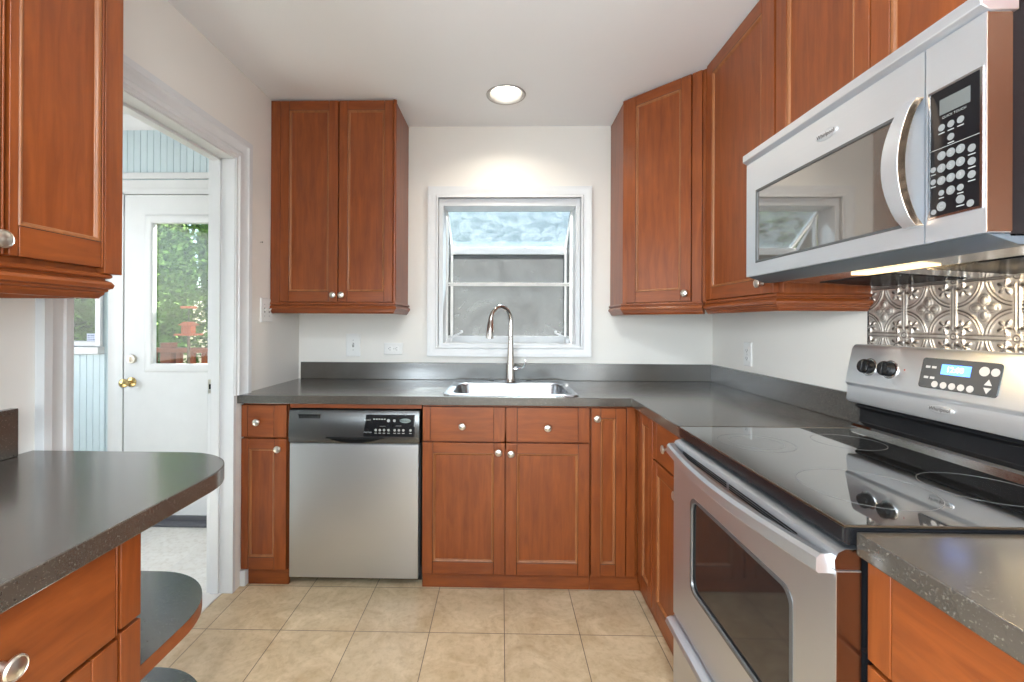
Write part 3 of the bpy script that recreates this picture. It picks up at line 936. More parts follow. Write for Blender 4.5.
f = thing('faucet', 'gooseneck pull-down faucet standing behind the sink bowl', 'faucet', (0.036, 2.60, CT1 + 0.0065))
fx, fy, fz = 0.037, 2.600, CT1 + 0.0078
M().lathe([(0.030, 0), (0.030, 0.004), (0.026, 0.008), (0.0245, 0.012), (0.0245, 0.085), (0.022, 0.10), (0.0175, 0.17), (0.0145, 0.25), (0.013, 0.262), (0, 0.262)], (fx, fy, fz)).build('body', FAUCET, f)
pts, rad = [], []
dx, dy = -0.112, -0.10
L = math.hypot(dx, dy); ux, uy = dx / L, dy / L
R = L / 2
z0 = 1.268
for k in range(5):
    pts.append((fx, fy, fz + 0.25 + (z0 - fz - 0.25) * k / 4)); rad.append(0.0125)
for k in range(1, 17):
    a = PI * k / 16 * 0.97
    h = R - R * math.cos(a)
    pts.append((fx + ux * h, fy + uy * h, z0 + 0.082 * math.sin(a))); rad.append(0.0125 if k < 13 else 0.0125)
M().tube(pts, rad, 16).build('spout', FAUCET, f)
e = Vector(pts[-1])
d = (Vector(pts[-1]) - Vector(pts[-2])).normalized()
d = (d + Vector((-0.06, -0.05, -2.0))).normalized()
M().tube([e - d * 0.004, e + d * 0.02, e + d * 0.024, e + d * 0.085, e + d * 0.105, e + d * 0.108], [0.0145, 0.016, 0.0185, 0.021, 0.0205, 0.013], 16).build('spray_head', FAUCET, f)
hd = M()
hd.tube([(fx + 0.015, fy, fz + 0.072), (fx + 0.038, fy - 0.004, fz + 0.072)], [0.014, 0.014], 14)
hd.tube([(fx + 0.034, fy - 0.004, fz + 0.072), (fx + 0.06, fy - 0.01, fz + 0.074), (fx + 0.078, fy - 0.014, fz + 0.086), (fx + 0.086, fy - 0.016, fz + 0.115), (fx + 0.082, fy - 0.016, fz + 0.128)], [0.008, 0.007, 0.006, 0.005, 0.004], 10)
hd.build('lever', CHROME, f)

# ------------------------------------------------------------------ dishwasher
dw = thing('dishwasher', 'stainless dishwasher with black control panel left of the sink cabinet', 'dishwasher', (-0.71, 2.42, 0))
ax0, ax1 = -1.016, -0.396
M().box(ax0 + 0.002, ax1 - 0.002, 2.150, 2.69, 0.075, 0.845).build('tub', BLACKM, dw)
M().box(ax0 + 0.01, ax1 - 0.003, 2.19, 2.20, 0.0, 0.074).build('toe_panel', BLACKM, dw)
M().prism([(2.150, 0.050), (2.106, 0.050), (2.104, 0.058), (2.104, 0.679), (2.108, 0.684), (2.150, 0.684)], 'x', ax0 + 0.003, ax1 - 0.005).build('door', STEEL, dw, 0.002)
cp = M()
prof = [(2.150, 0.686), (2.103, 0.686), (2.098, 0.694), (2.094, 0.72), (2.102, 0.83), (2.108, 0.842), (2.150, 0.844)]
cp.prism(prof, 'x', ax0, ax1)
cpo = cp.build('control_panel', DWPANEL, dw, 0.002)
def py_dw(z):
    if z < 0.72: return 2.098 + (2.094 - 2.098) * (z - 0.694) / 0.026
    return 2.094 + 0.008 * (z - 0.72) / 0.11
# finger pocket: a dark lens under a lip
lens = []
for k in range(13):
    u = -1 + k / 6
    lens.append((-0.700 + 0.132 * u, 0.7125 - 0.022 * (1 - u * u)))
pk = M()
pk.prism(lens, 'y', 2.0925, 2.0990)
pk.build('handle_pocket', SLOT, cpo)
ll = M()
ll.tube([(-0.700 + 0.136 * (-1 + k / 6), 2.092, 0.7145 - 0.003 * (1 - (-1 + k / 6) ** 2)) for k in range(13)], 0.0035, 8)
ll.build('pocket_lip', BLACK, cpo)
ib = M()
x0, x1 = -0.660, -0.418
za, zb = 0.722, 0.823
ib.loft([[(x0 + 0.012, py_dw(zb) - 0.0008, zb), (x1, py_dw(zb) - 0.0008, zb), (x1, py_dw(za) - 0.0008, za), (x0, py_dw(za) - 0.0008, za)],
         [(x0 + 0.012, py_dw(zb) + 0.003, zb), (x1, py_dw(zb) + 0.003, zb), (x1, py_dw(za) + 0.003, za), (x0, py_dw(za) + 0.003, za)]])
ibo = ib.build('touch_panel', BLACK, cpo)
vt = M()
for k in range(14):
    xx = -0.968 + k * 0.0074
    vt.box(xx, xx + 0.0045, py_dw(0.808) - 0.0012, py_dw(0.808) + 0.002, 0.803, 0.818)
vt.box(-0.971, -0.864, py_dw(0.82) - 0.0014, py_dw(0.82) + 0.002, 0.8175, 0.8215)
vt.build('vent', SLOT, cpo)
bt = M()
def dot(x, z, r, sx=1.0, seg=14, dy=0.0016):
    M().lathe([(r, 0.0), (r, 0.0006), (0, 0.0007)], (x, py_dw(z) - dy + 0.0006, z), (0, -1, 0), seg, sx).build('button', LEGEND, ibo)
for xx, zz, r in ((-0.542, 0.796, 0.0075), (-0.514, 0.796, 0.0065)):
    dot(xx, zz, r)
for xx in (-0.601, -0.582, -0.562, -0.541, -0.512, -0.492, -0.471, -0.437):
    dot(xx, 0.752, 0.0060)
for xx in (-0.601, -0.582, -0.562, -0.541, -0.512, -0.492, -0.471, -0.437):
    M().box(xx - 0.006, xx + 0.006, py_dw(0.738) - 0.0016, py_dw(0.738), 0.7365, 0.7395).build('caption', LEGEND, ibo)
for k in range(5):
    M().box(-0.614 + k * 0.0125, -0.606 + k * 0.0125, py_dw(0.802) - 0.0016, py_dw(0.802), 0.800, 0.805).build('status_mark', LEGEND, ibo)
bt.box(-0.583, -0.555, py_dw(0.77) - 0.0016, py_dw(0.77), 0.7695, 0.7705).box(-0.508, -0.480, py_dw(0.772) - 0.0016, py_dw(0.772), 0.7715, 0.7725)
bt.box(-0.421, -0.4195, py_dw(0.78) - 0.0016, py_dw(0.78), 0.735, 0.818)
for t, xx, zz, sz in (('QUIET', -0.640, 0.798, 0.011), ('PARTNER', -0.638, 0.741, 0.009)):
    M().text(t, sz, lambda u, v, xx=xx, zz=zz: (xx + u, py_dw(zz) - 0.0014, zz + v)).build('lettering', LEGEND, ibo)
bt.build('printed_lines', LEGEND, ibo)
bd = M()
bd.lathe([(0.0105, 0), (0.0105, 0.001), (0, 0.0014)], (-0.463, py_dw(0.796) - 0.0008, 0.796), (0, -1, 0), 24, 2.5)
bdo = bd.build('badge', plain('grey_green_badge', (0.22, 0.27, 0.26), 0.35, 0.5), cpo)
M().text('Whirlpool', 0.0115, lambda u, v: (-0.463 + u, py_dw(0.796) - 0.0026, 0.796 + v)).build('badge_lettering', BLACKM, bdo)
M().box(ax0, ax1 + 0.008, 2.112, 2.130, 0.850, 0.873).build('mounting_strip', WOODX, dw, 0.001, label='cherry strip above the door')

# ------------------------------------------------------------------ upper cabinets
TOP = 2.441
yU = 2.382
TU = frame((0, yU, 0), (1, 0, 0), (0, -1, 0))
c = thing('wall_cabinet', 'two-door cherry wall cabinet on the back wall left of the window', 'wall cabinet', (-0.92, 2.55, 1.305))
ub = M()
ub.box(XL + 0.002, -0.585, yU, YB - 0.002, 1.362, TOP)
ub.build('carcass', WOOD, c, 0.001)
M(TU).box(XL + 0.004, -1.198, 1.362, 2.436, 0, 0.016).build('filler_strip', WOOD, c, 0.001)
cab_door(c, TU, -1.194, -0.887, 1.366, 2.434, (-0.905, 1.401), 0.046, 0.050, 0.050, 0.054)
cab_door(c, TU, -0.880, -0.594, 1.366, 2.434, (-0.860, 1.401), 0.046, 0.046, 0.050, 0.054)
M().tube([(-0.5875, yU - 0.004, 1.362), (-0.5875, yU - 0.004, TOP)], 0.010, 12).build('corner_post', WOOD, c)
M().mould([(XL + 0.004, yU - 0.014, 1.304), (-0.583, yU - 0.014, 1.304), (-0.583, YB - 0.004, 1.304)], (0, 0, 1), RAIL).build('light_rail', WOODX, c, smooth=18)

# diagonal corner unit
A = Vector((0.634, YB - 0.305, 0)); B = Vector((0.930, YB - 0.610, 0))
U = (B - A).normalized(); NN = Vector((-U.y, U.x, 0))
if NN.y > 0: NN = -NN
TD = frame((A.x, A.y, 0), tuple(U), tuple(NN))
LD = (B - A).length
c = thing('wall_cabinet', 'diagonal one-door cherry wall cabinet in the corner right of the window', 'wall cabinet', (0.95, 2.45, 1.305))
poly = [(0.634, YB - 0.002), (A.x, A.y), (B.x, B.y), (XW - 0.002, B.y), (XW - 0.002, YB - 0.002)]
M().prism(poly, 'z', 1.362, TOP).build('carcass', WOOD, c, 0.001)
cab_door(c, TD, 0.030, LD - 0.060, 1.366, 2.434, (LD - 0.082, 1.402), 0.050, 0.050, 0.050, 0.054)
M(TD).box(0.002, 0.027, 1.362, 2.436, 0, 0.014).box(LD - 0.057, LD - 0.012, 1.362, 2.436, 0, 0.014).build('face_stile', WOOD, c, 0.001)
M().mould([(0.634, YB - 0.004, 1.304), (A.x + NN.x * 0.012, A.y + NN.y * 0.012, 1.304), (B.x + NN.x * 0.012 - 0.004, B.y + NN.y * 0.012 + 0.004, 1.304)], (0, 0, 1), RAIL).build('light_rail', WOODX, c, smooth=18)

# tall unit on the right wall, then the short unit above the microwave
xU = 0.940
TV = frame((xU, 0, 0), (0, -1, 0), (-1, 0, 0))
c = thing('wall_cabinet', 'tall one-door cherry wall cabinet between the corner unit and the microwave', 'wall cabinet', (1.09, 1.82, 1.305))
M().box(xU, XW - 0.002, 1.537, 2.1, 1.362, TOP).build('carcass', WOOD, c, 0.001)
cab_door(c, TV, -2.072, -1.560, 1.366, 2.434, (-1.622, 1.404), 0.050, 0.078, 0.055, 0.054)
M(TV).box(-2.088, -2.075, 1.362, 2.436, 0, 0.014).build('face_stile', WOOD, c, 0.001)
M().mould([(xU - 0.016, 2.080, 1.304), (xU - 0.016, 1.541, 1.304), (XW - 0.004, 1.541, 1.304)], (0, 0, 1), RAIL).build('light_rail', WOODX, c, smooth=18)
c = thing('wall_cabinet', 'short cherry wall cabinet directly above the microwave', 'wall cabinet', (1.09, 1.15, 1.81))
M().box(xU, XW - 0.002, 0.765, 1.535, 1.812, TOP).build('carcass', WOOD, c, 0.001)
cab_door(c, TV, -1.548, -1.158, 1.816, 2.434, None, 0.056, 0.050, 0.055, 0.054)
cab_door(c, TV, -1.152, -0.766, 1.816, 2.434, None, 0.056, 0.050, 0.055, 0.054)
c = thing('wall_cabinet', 'cherry wall cabinet on the near side of the microwave', 'wall cabinet', (1.09, 0.4, 1.305))
M().box(xU, XW - 0.002, -0.1, 0.745, 1.362, TOP).build('carcass', WOOD, c, 0.001)
cab_door(c, TV, -0.742, -0.33, 1.366, 2.434, (-0.36, 1.404), 0.05, 0.05, 0.055, 0.054)
cab_door(c, TV, -0.325, 0.09, 1.366, 2.434, (-0.30, 1.404), 0.05, 0.05, 0.055, 0.054)

# near left wall cabinet
xQ = -0.940
TQ = frame((xQ, 0, 0), (0, 1, 0), (1, 0, 0))
c = thing('wall_cabinet', 'cherry wall cabinet in the left foreground above the rounded worktop', 'wall cabinet', (-1.1, 0.6, 1.305))
M().box(XL + 0.002, xQ, -0.3, 1.060, 1.368, TOP).build('carcass', WOOD, c, 0.001)
M(TQ).box(1.013, 1.060, 1.368, 2.436, 0, 0.02).build('face_stile', WOOD, c, 0.001)
for k in range(3):
    o0 = 0.811 - k * 0.205
    cab_door(c, TQ, o0 + 0.002, o0 + 0.199, 1.380, 2.434, (o0 + 0.180, 1.405) if k else None, 0.018, 0.006, 0.05, 0.058)
M().mould([(xQ + 0.006, -0.3, 1.310), (xQ + 0.006, 1.030, 1.310), (XL + 0.004, 1.030, 1.310)], (0, 0, 1), RAIL).build('light_rail', WOODX, c, smooth=18)

# ------------------------------------------------------------------ microwave over the range
XM = 0.795
mw = thing('microwave', 'stainless over-range microwave with curved handle and black keypad', 'microwave', (1.0, 1.13, 1.41))
m0, m1 = 0.760, 1.495          # near end, far end (y)
mzb, mzt = 1.412, 1.778
M().box(XM + 0.042, XW - 0.012, m0 + 0.004, m1 - 0.004, 1.405, 1.808).build('case', BLACK, mw, 0.002)
# hood underside, sloping lip, filter and lamp
hso = M()
hso.prism([(XM + 0.006, 1.411), (XM + 0.058, 1.393), (XM + 0.085, 1.393), (XM + 0.090, 1.403), (XM + 0.090, 1.411)], 'y', m0 + 0.004, m1 - 0.004)
hso = hso.build('hood_base', GASKET, mw, 0.001)
pan_z = lambda x: 1.398 - 0.021 * (x - XM - 0.085) / (XW - 0.014 - XM - 0.085)
M().prism([(XM + 0.085, 1.398), (XW - 0.020, 1.377), (XW - 0.020, 1.4045), (XM + 0.085, 1.4045)], 'y', m0 + 0.006, m1 - 0.006).build('hood_pan', STEELP, hso)
fl = M()
for yy in (m0 + 0.06, m0 + 0.42):
    for k in range(18):
        xa = XM + 0.20 + k * 0.011
        fl.box(xa, xa + 0.006, yy, yy + 0.26, pan_z(xa) - 0.0025, pan_z(xa) + 0.002)
fl.build('grease_filter', BLACK, hso)
M().box(XM + 0.13, XM + 0.175, 1.02, 1.22, 1.390, 1.3965).build('cooktop_lamp', WARM, hso, label='lit warm lamp lens')
light('microwave_lamp', 'AREA', (XM + 0.152, 1.12, 1.386), (0.25, 0, -1), 2.0, (1.0, 0.72, 0.38), 0.05, 0.2)
# top vent strip
M().prism([(XM - 0.012, 1.788), (XM - 0.012, 1.810), (XM + 0.05, 1.812), (XM + 0.05, 1.779), (XM + 0.003, 1.779)], 'y', m0 - 0.003, m1 + 0.003).build('vent_strip', STEELW, mw, 0.0015)
# door with window and keypad fascia
SPL = 0.868
TM = frame((XM, 0, 0), (0, -1, 0), (-1, 0, 0))       # u = -y
dm = M(TM)
wu0, wu1, wv0, wv1 = -1.438, -0.918, 1.454, 1.680
dm.T = lambda p: TM((p[0], p[1], -0.04 + 0.04 * p[2]))
dm.cells([-m1, wu0, wu1, -SPL - 0.0015], [mzb, wv0, wv1, mzt], lambda i, j: not (i == 1 and j == 1), 0, 1)
do = dm.build('door', STEELW, mw)
M(TM).box(wu0 - 0.002, wu1 + 0.002, wv0 - 0.002, wv1 + 0.002, -0.02, -0.003).build('door_window', MWGL, do)
M(TM).mould([(wu0, wv0, 0), (wu1, wv0, 0), (wu1, wv1, 0), (wu0, wv1, 0)], (0, 0, 1), [(-0.005, -0.004), (-0.004, 0.0008), (0.002, 0.0012), (0.003, -0.002)], closed=True).build('window_bezel', DARKB, do)
hm = M(TM)
hl = []
for k in range(15):
    t = k / 14
    v = 1.446 + (1.690 - 1.446) * t
    out = 0.027 * math.sin(PI * t) ** 0.6 if 0 < t < 1 else 0
    wid = 0.0165 + 0.006 * math.sin(PI * t)
    thk = 0.016
    u = -0.884 - 0.016 * math.sin(PI * t)
    hl.append([(u - wid, v, out + 0.001), (u - wid * 0.75, v, out + thk), (u + wid * 0.97, v, out + thk), (u + wid, v, out + 0.001)])
hm.loft(hl)
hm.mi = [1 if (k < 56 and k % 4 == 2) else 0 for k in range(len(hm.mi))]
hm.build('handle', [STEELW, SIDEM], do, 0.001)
# brand oval on the door
ob = M()
ob.T = lambda p: TM(p)
ring = [(-1.128 + 0.036 * math.cos(2 * PI * k / 28), 1.7285 + 0.0125 * math.sin(2 * PI * k / 28)) for k in range(28)]
ob.loft([[(a, b, 0.0) for a, b in ring], [(a, b, 0.002) for a, b in ring], [(-1.128 + (a + 1.128) * 0.9, 1.7285 + (b - 1.7285) * 0.8, 0.0035) for a, b in ring]])
obo = ob.build('badge', STEELW, do)
M().text('Whirlpool', 0.0145, lambda u, v: TM((-1.128 + u, 1.7285 + v, 0.0042))).build('badge_lettering', BLACKM, obo)
fa = M(TM)
fa.box(-SPL + 0.0015, -m0, mzb, mzt, -0.04, 0.0)
fao = fa.build('keypad_fascia', STEELW, mw)
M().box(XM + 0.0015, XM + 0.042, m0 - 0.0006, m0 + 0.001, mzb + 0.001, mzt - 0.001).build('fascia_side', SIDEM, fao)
k0, k1, kv0, kv1 = -0.858, -0.766, 1.456, 1.688
M(TM).mould([(k0, kv0, 0), (k1, kv0, 0), (k1, kv1, 0), (k0, kv1, 0)], (0, 0, 1), [(-0.003, -0.002), (-0.002, 0.0022), (0.002, 0.0022), (0.003, -0.001)], closed=True).build('keypad_bezel', STEELP, fao)
kpo = M(TM).box(k0, k1, kv0, kv1, -0.001, 0.0012).build('keypad', BLACK, fao)
M(TM).box(-0.838, -0.784, 1.640, 1.668, 0.0008, 0.0018).build('display', LCD, kpo)
kb = M(TM); kl = M(TM)
def key(u, v, r, txt=None, sub=True, ts=1.05):
    kb.lathe([(r, 0.0008), (r, 0.0017), (0, 0.0018)], (u, v, 0), (0, 0, 1), 16)
    if txt:
        kl.text(txt, r * ts * 1.3, lambda a, b: (u + a, v + b, 0.0021))
    if sub:
        kl.box(u - r * 0.9, u + r * 0.9, v - r - 0.0050, v - r - 0.0030, 0.0010, 0.0016)
# column centres
cu = [-0.8345, -0.8175, -0.8005]
kl.text('QUICK TOUCH', 0.0062, lambda a, b: (-0.812 + a, 1.634 + b, 0.0016))
for u in cu: key(u, 1.617, 0.0062)
key(cu[1], 1.594, 0.0062)
kl.box(k0 + 0.002, k1 - 0.002, 1.5795, 1.5805, 0.0010, 0.0016)
for r in range(3):
    for q in range(3):
        key(cu[q], 1.566 - r * 0.0225, 0.0078, str(r * 3 + q + 1), False)
key(cu[1], 1.566 - 3 * 0.0225, 0.0078, '0', False)
key(cu[0], 1.4985, 0.0052); key(cu[2], 1.4985, 0.0058)
for r in range(3): key(-0.7815, 1.560 - r * 0.0225, 0.0066)
for r in range(2): key(-0.8500, 1.545 - r * 0.0225, 0.0052)
key(cu[0], 1.474, 0.0085, 'C', False); key(cu[2], 1.478, 0.0075)
key(-0.7835, 1.4665, 0.0062, None, False); key(-0.8490, 1.4665, 0.0050, None, False)
kb.build('keys', BTN, kpo)
kl.build('key_lettering', LEGEND, kpo)

# ------------------------------------------------------------------ range
rg = thing('range', 'stainless electric range with black glass cooktop in the right-hand run', 'range', (0.9, 1.12, 0))
r0, r1 = 0.766, 1.482
XD = 0.556
M().box(XD + 0.044, 1.20, r0 + 0.003, r1 - 0.003, 0.03, 0.893).build('body', BLACK, rg, 0.002)
for yy in (r0 + 0.05, r1 - 0.05):
    for xx in (0.68, 1.15):
        M().lathe([(0.018, 0), (0.018, 0.012), (0.010, 0.014), (0.010, 0.032)], (xx, yy, 0)).build('foot', BLACKM, rg)
ck = M()
ck.loft([rrect(0.571, 1.154, r0 - 0.001, r1 + 0.001, 0.006, 0.9185, 3), rrect(0.571, 1.154, r0 - 0.001, r1 + 0.001, 0.006, 0.920, 3), rrect(0.574, 1.151, r0 + 0.002, r1 - 0.002, 0.005, 0.922, 3)])
cko = ck.build('cooktop', COOKTOP, rg, smooth=12)
M().loft([rrect(0.575, 1.150, r0, r1, 0.006, 0.888, 3), rrect(0.5715, 1.1535, r0 - 0.0005, r1 + 0.0005, 0.006, 0.892, 3), rrect(0.5715, 1.1535, r0 - 0.0005, r1 + 0.0005, 0.006, 0.9185, 3)]).build('cooktop_frame', BLACK, cko, smooth=12)
et = M()
et.mould([(0.572, r0, 0.917), (0.572, r1, 0.917), (1.150, r1, 0.917), (1.150, r0, 0.917)], (0, 0, 1), [(0.0, 0.0), (0.0025, 0.001), (0.0025, 0.0045), (-0.004, 0.0062), (-0.004, 0.0035)], closed=True)
et.build('cooktop_edge_trim', plain('dark_bronze_edge', (0.20, 0.14, 0.09), 0.3, 1.0), cko)
RINGM = plain('faint_grey_ring_print', (0.17, 0.17, 0.165), 0.3)
def annulus(m, cx, cy, r, wdt, z):
    n = 64
    a = [(cx + (r - wdt) * math.cos(2 * PI * k / n), cy + (r - wdt) * math.sin(2 * PI * k / n), z) for k in range(n)]
    b = [(cx + r * math.cos(2 * PI * k / n), cy + r * math.sin(2 * PI * k / n), z) for k in range(n)]
    m.loft([a, b, [(p[0], p[1], z + 0.0002) for p in b], [(p[0], p[1], z + 0.0002) for p in a]], close=True)
for cx, cy, r in ((0.715, 1.292, 0.098), (0.715, 1.292, 0.070), (0.745, 0.945, 0.118), (0.985, 1.310, 0.088), (0.985, 0.950, 0.098)):
    rm = M()
    annulus(rm, cx, cy, r, 0.0012, 0.9221)
    rm.build('burner_ring', RINGM, cko)
# black riser and tilted control panel
rs = M()
rs.prism([(1.150, 0.895), (1.150, 0.926), (1.138, 0.930), (1.138, 0.936), (1.156, 0.944), (1.156, 0.985), (1.140, 0.996), (1.146, 1.004), (1.20, 1.004), (1.20, 0.895)], 'y', r0 + 0.002, r1 + 0.006)
rs.build('riser', BLACK, rg, 0.002)
M().prism([(1.128, 0.922), (1.128, 0.932), (1.136, 0.938), (1.146, 0.938), (1.146, 0.922)], 'y', r0 + 0.003, r1 + 0.004).build('riser_trim', CHROME, rg)
bgd = M()
bgd.prism([(1.126, 1.008), (1.121, 1.018), (1.126, 1.062), (1.123, 1.064), (1.117, 1.070), (1.140, 1.182), (1.150, 1.194), (1.200, 1.194), (1.200, 1.008)], 'y', r0 - 0.004, r1 + 0.017)
bgo = bgd.build('control_panel', STEELW, rg, 0.003)
# frame on the tilted face
P0 = Vector((1.117, 0, 1.070)); P1 = Vector((1.140, 0, 1.182))
VU = (P1 - P0).normalized(); NU = Vector((-VU.z, 0, VU.x))
LP = (P1 - P0).length
TC = lambda p: P0 + Vector((0, -p[0], 0)) + VU * p[1] + NU * p[2]
def rknob(u, v):
    k = M(TC)
    k.lathe([(0.027, 0.0), (0.027, 0.003), (0.024, 0.004)], (u, v, 0), (0, 0, 1), 28)
    bz = k.build('knob_bezel', CHROME, bgo)
    k = M(TC)
    k.lathe([(0.0225, 0.004), (0.0215, 0.022), (0.019, 0.026), (0, 0.027)], (u, v, 0), (0, 0, 1), 28)
    k.box(u - 0.0035, u + 0.0035, v - 0.017, v + 0.017, 0.022, 0.0295)
    return k.build('knob', BLACK, bgo, 0.001)
for u in (-1.412, -1.338, -0.905, -0.835):
    rknob(u, 0.058)
du0, du1, dv0, dv1 = -1.240, -1.046, 0.022, 0.102
pd = M(TC)
pd.loft([rr for rr in ([(a, b, 0.0006) for a, b, _ in rrect(du0, du1, dv0, dv1, 0.008, 0)], [(a, b, 0.003) for a, b, _ in rrect(du0, du1, dv0, dv1, 0.008, 0)])])
pdo = pd.build('display_panel', plain('glossy_grey_display', (0.055, 0.057, 0.060), 0.12), bgo)
M(TC).box(-1.185, -1.112, 0.062, 0.088, 0.0028, 0.0036).build('clock_display', BLUED, pdo, label='lit blue clock display')
M(TC).text('12:00', 0.020, lambda a, b: (-1.150 + a, 0.075 + b, 0.0039)).build('clock_digits', emit('lit_digits', (0.75, 0.88, 1.0), 2.0), pdo)
PALE = plain('pale_touch_button', (0.42, 0.42, 0.43), 0.4)
for u, v, r in [(u, 0.034, 0.0085) for u in (-1.195, -1.172, -1.150, -1.128, -1.106)] + [(-1.082, 0.080, 0.0115), (-1.058, 0.080, 0.0095)]:
    M(TC).lathe([(r, 0.0028), (r, 0.0036), (0, 0.0037)], (u, v, 0), (0, 0, 1), 16).build('touch_button', PALE, pdo)
M(TC).prism([(-1.077, 0.048), (-1.060, 0.048), (-1.0685, 0.062)], 'z', 0.0028, 0.0036).build('touch_button', PALE, pdo)
M(TC).prism([(-1.077, 0.042), (-1.060, 0.042), (-1.0685, 0.028)], 'z', 0.0028, 0.0036).build('touch_button', PALE, pdo)
for u, v in ((-1.222, 0.078), (-1.222, 0.050), (-1.205, 0.078), (-1.205, 0.050)):
    M(TC).box(u - 0.006, u + 0.006, v - 0.003, v + 0.003, 0.0028, 0.0035).build('touch_button', PALE, pdo)
RED = plain('red_indicator', (0.35, 0.03, 0.02), 0.3)
for u in (-1.292, -0.975): M(TC).lathe([(0.0022, 0), (0.002, 0.0012), (0, 0.0014)], (u, 0.062, 0), (0, 0, 1), 10).build('indicator_light', RED, bgo)
bo = M()
q = lambda u, v, w: Vector((1.1235, 0, 1.040)) + Vector((0, -u, 0)) + Vector((0.1129, 0, 0.9936)) * v + Vector((-0.9936, 0, 0.1129)) * w
ring = [(-1.180 + 0.034 * math.cos(2 * PI * k / 28), 0.0105 * math.sin(2 * PI * k / 28)) for k in range(28)]
bo.loft([[q(a, b, -0.001) for a, b in ring], [q(a, b, 0.003) for a, b in ring], [q(-1.180 + (a + 1.180) * 0.9, b * 0.8, 0.0045) for a, b in ring]])
boo = bo.build('badge', STEELW, bgo)
M().text('Whirlpool', 0.0135, lambda u, v: q(-1.180 + u, v, 0.0052)).build('badge_lettering', BLACKM, boo)
# oven door
TO = frame((XD, 0, 0), (0, -1, 0), (-1, 0, 0))
od = M()
od.T = lambda p: TO((p[0], p[1], -0.042 + 0.042 * p[2]))
u0, u1 = -r1 + 0.002, -r0 + 0.002
du = (-1.345, -0.880); dv = (0.470, 0.742)
od.cells([u0, du[0], du[1], u1], [0.318, dv[0], dv[1], 0.846], lambda i, j: not (i == 1 and j == 1), 0, 1)
odo = od.build('oven_door', STEEL, rg)
r_ = lambda ins, w, rad: [(a, b, w) for a, b, _ in rrect(du[0] + ins, du[1] - ins, dv[0] + ins, dv[1] - ins, rad, 0)]
M(TO).loft([r_(-0.006, -0.004, 0.03), r_(-0.005, 0.0012, 0.03), r_(0.004, 0.0012, 0.03), r_(0.006, -0.004, 0.03)], False, False).build('window_bezel', DARKB, odo)
cf = M(TO)
cn = 0.034
for (a, sa) in ((du[0] - 0.001, 1), (du[1] + 0.001, -1)):
    for (b, sb) in ((dv[0] - 0.001, 1), (dv[1] + 0.001, -1)):
        pp = [(a, b)] + [(a + sa * cn * (1 - math.cos(PI / 2 * k / 6)), b + sb * cn * (1 - math.sin(PI / 2 * k / 6))) for k in range(7)]
        cf.prism(pp, 'z', -0.03, 0.0)
cf.build('window_corners', STEEL, odo)
M(TO).box(du[0] - 0.002, du[1] + 0.002, dv[0] - 0.002, dv[1] + 0.002, -0.03, -0.006).build('oven_window', OVENGL, odo)
# rounded top trim of the door with vents
tt = M(TO)
tt.prism([(0.848, -0.042), (0.848, 0.001), (0.864, 0.002), (0.876, -0.004), (0.882, -0.016), (0.882, -0.042)], 'x', u0, u1)
T0 = tt.T
tt2 = M(lambda p: TO((p[0], p[1], p[2])))
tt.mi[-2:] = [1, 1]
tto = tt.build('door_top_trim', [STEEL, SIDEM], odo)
vn = M(TO)
for k in range(3):
    for a, b in ((-1.40, -1.13), (-1.115, -0.86)):
        vn.box(a, b, 0.851 + k * 0.0055, 0.8535 + k * 0.0055, 0.0, 0.003)
vn.build('door_vents', SLOT, tto)
# bowed handle, deep at both ends where it meets the door
hb = []
for k in range(29):
    t = k / 28
    u = u0 + 0.004 + (u1 - u0 - 0.014) * t
    sn = math.sin(PI * t)
    wo = 0.026 + 0.024 * sn
    wi = 0.030 * sn ** 0.6 - 0.001 if 0 < t < 1 else -0.001
    zc = 0.853 - 0.006 * sn
    h2 = 0.0165
    hb.append([(u, zc - h2, wi), (u, zc - h2, wo - 0.004), (u, zc - h2 + 0.004, wo), (u, zc + h2 - 0.007, wo - 0.001), (u, zc + h2, wo - 0.008), (u, zc + h2, wi)])
hh = M(TO).loft(hb)
hh.mi[-2:] = [1, 1]
hh.build('handle', [STEEL, STEELW], odo)
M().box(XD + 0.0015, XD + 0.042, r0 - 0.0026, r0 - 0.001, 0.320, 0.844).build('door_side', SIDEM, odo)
# storage drawer
dr = M(TO)
dr.box(u0, u1, 0.090, 0.312, -0.042, 0.0)
dro = dr.build('storage_drawer', STEEL, rg, 0.003)
dh = M(TO)
hp = [(0.312, 0.0), (0.312, 0.014), (0.306, 0.026), (0.294, 0.030), (0.282, 0.024), (0.276, 0.010), (0.276, 0.0)]
dh.T = lambda p: TO((p[2], p[0], p[1]))
dh.prism(hp, 'z', u0 + 0.008, u1 - 0.008)
dh.build('handle', STEEL, dro, 0.003)
M(TO).box(u0 + 0.02, u1 - 0.02, 0.0, 0.088, -0.10, -0.09).build('toe_panel', BLACKM, rg)

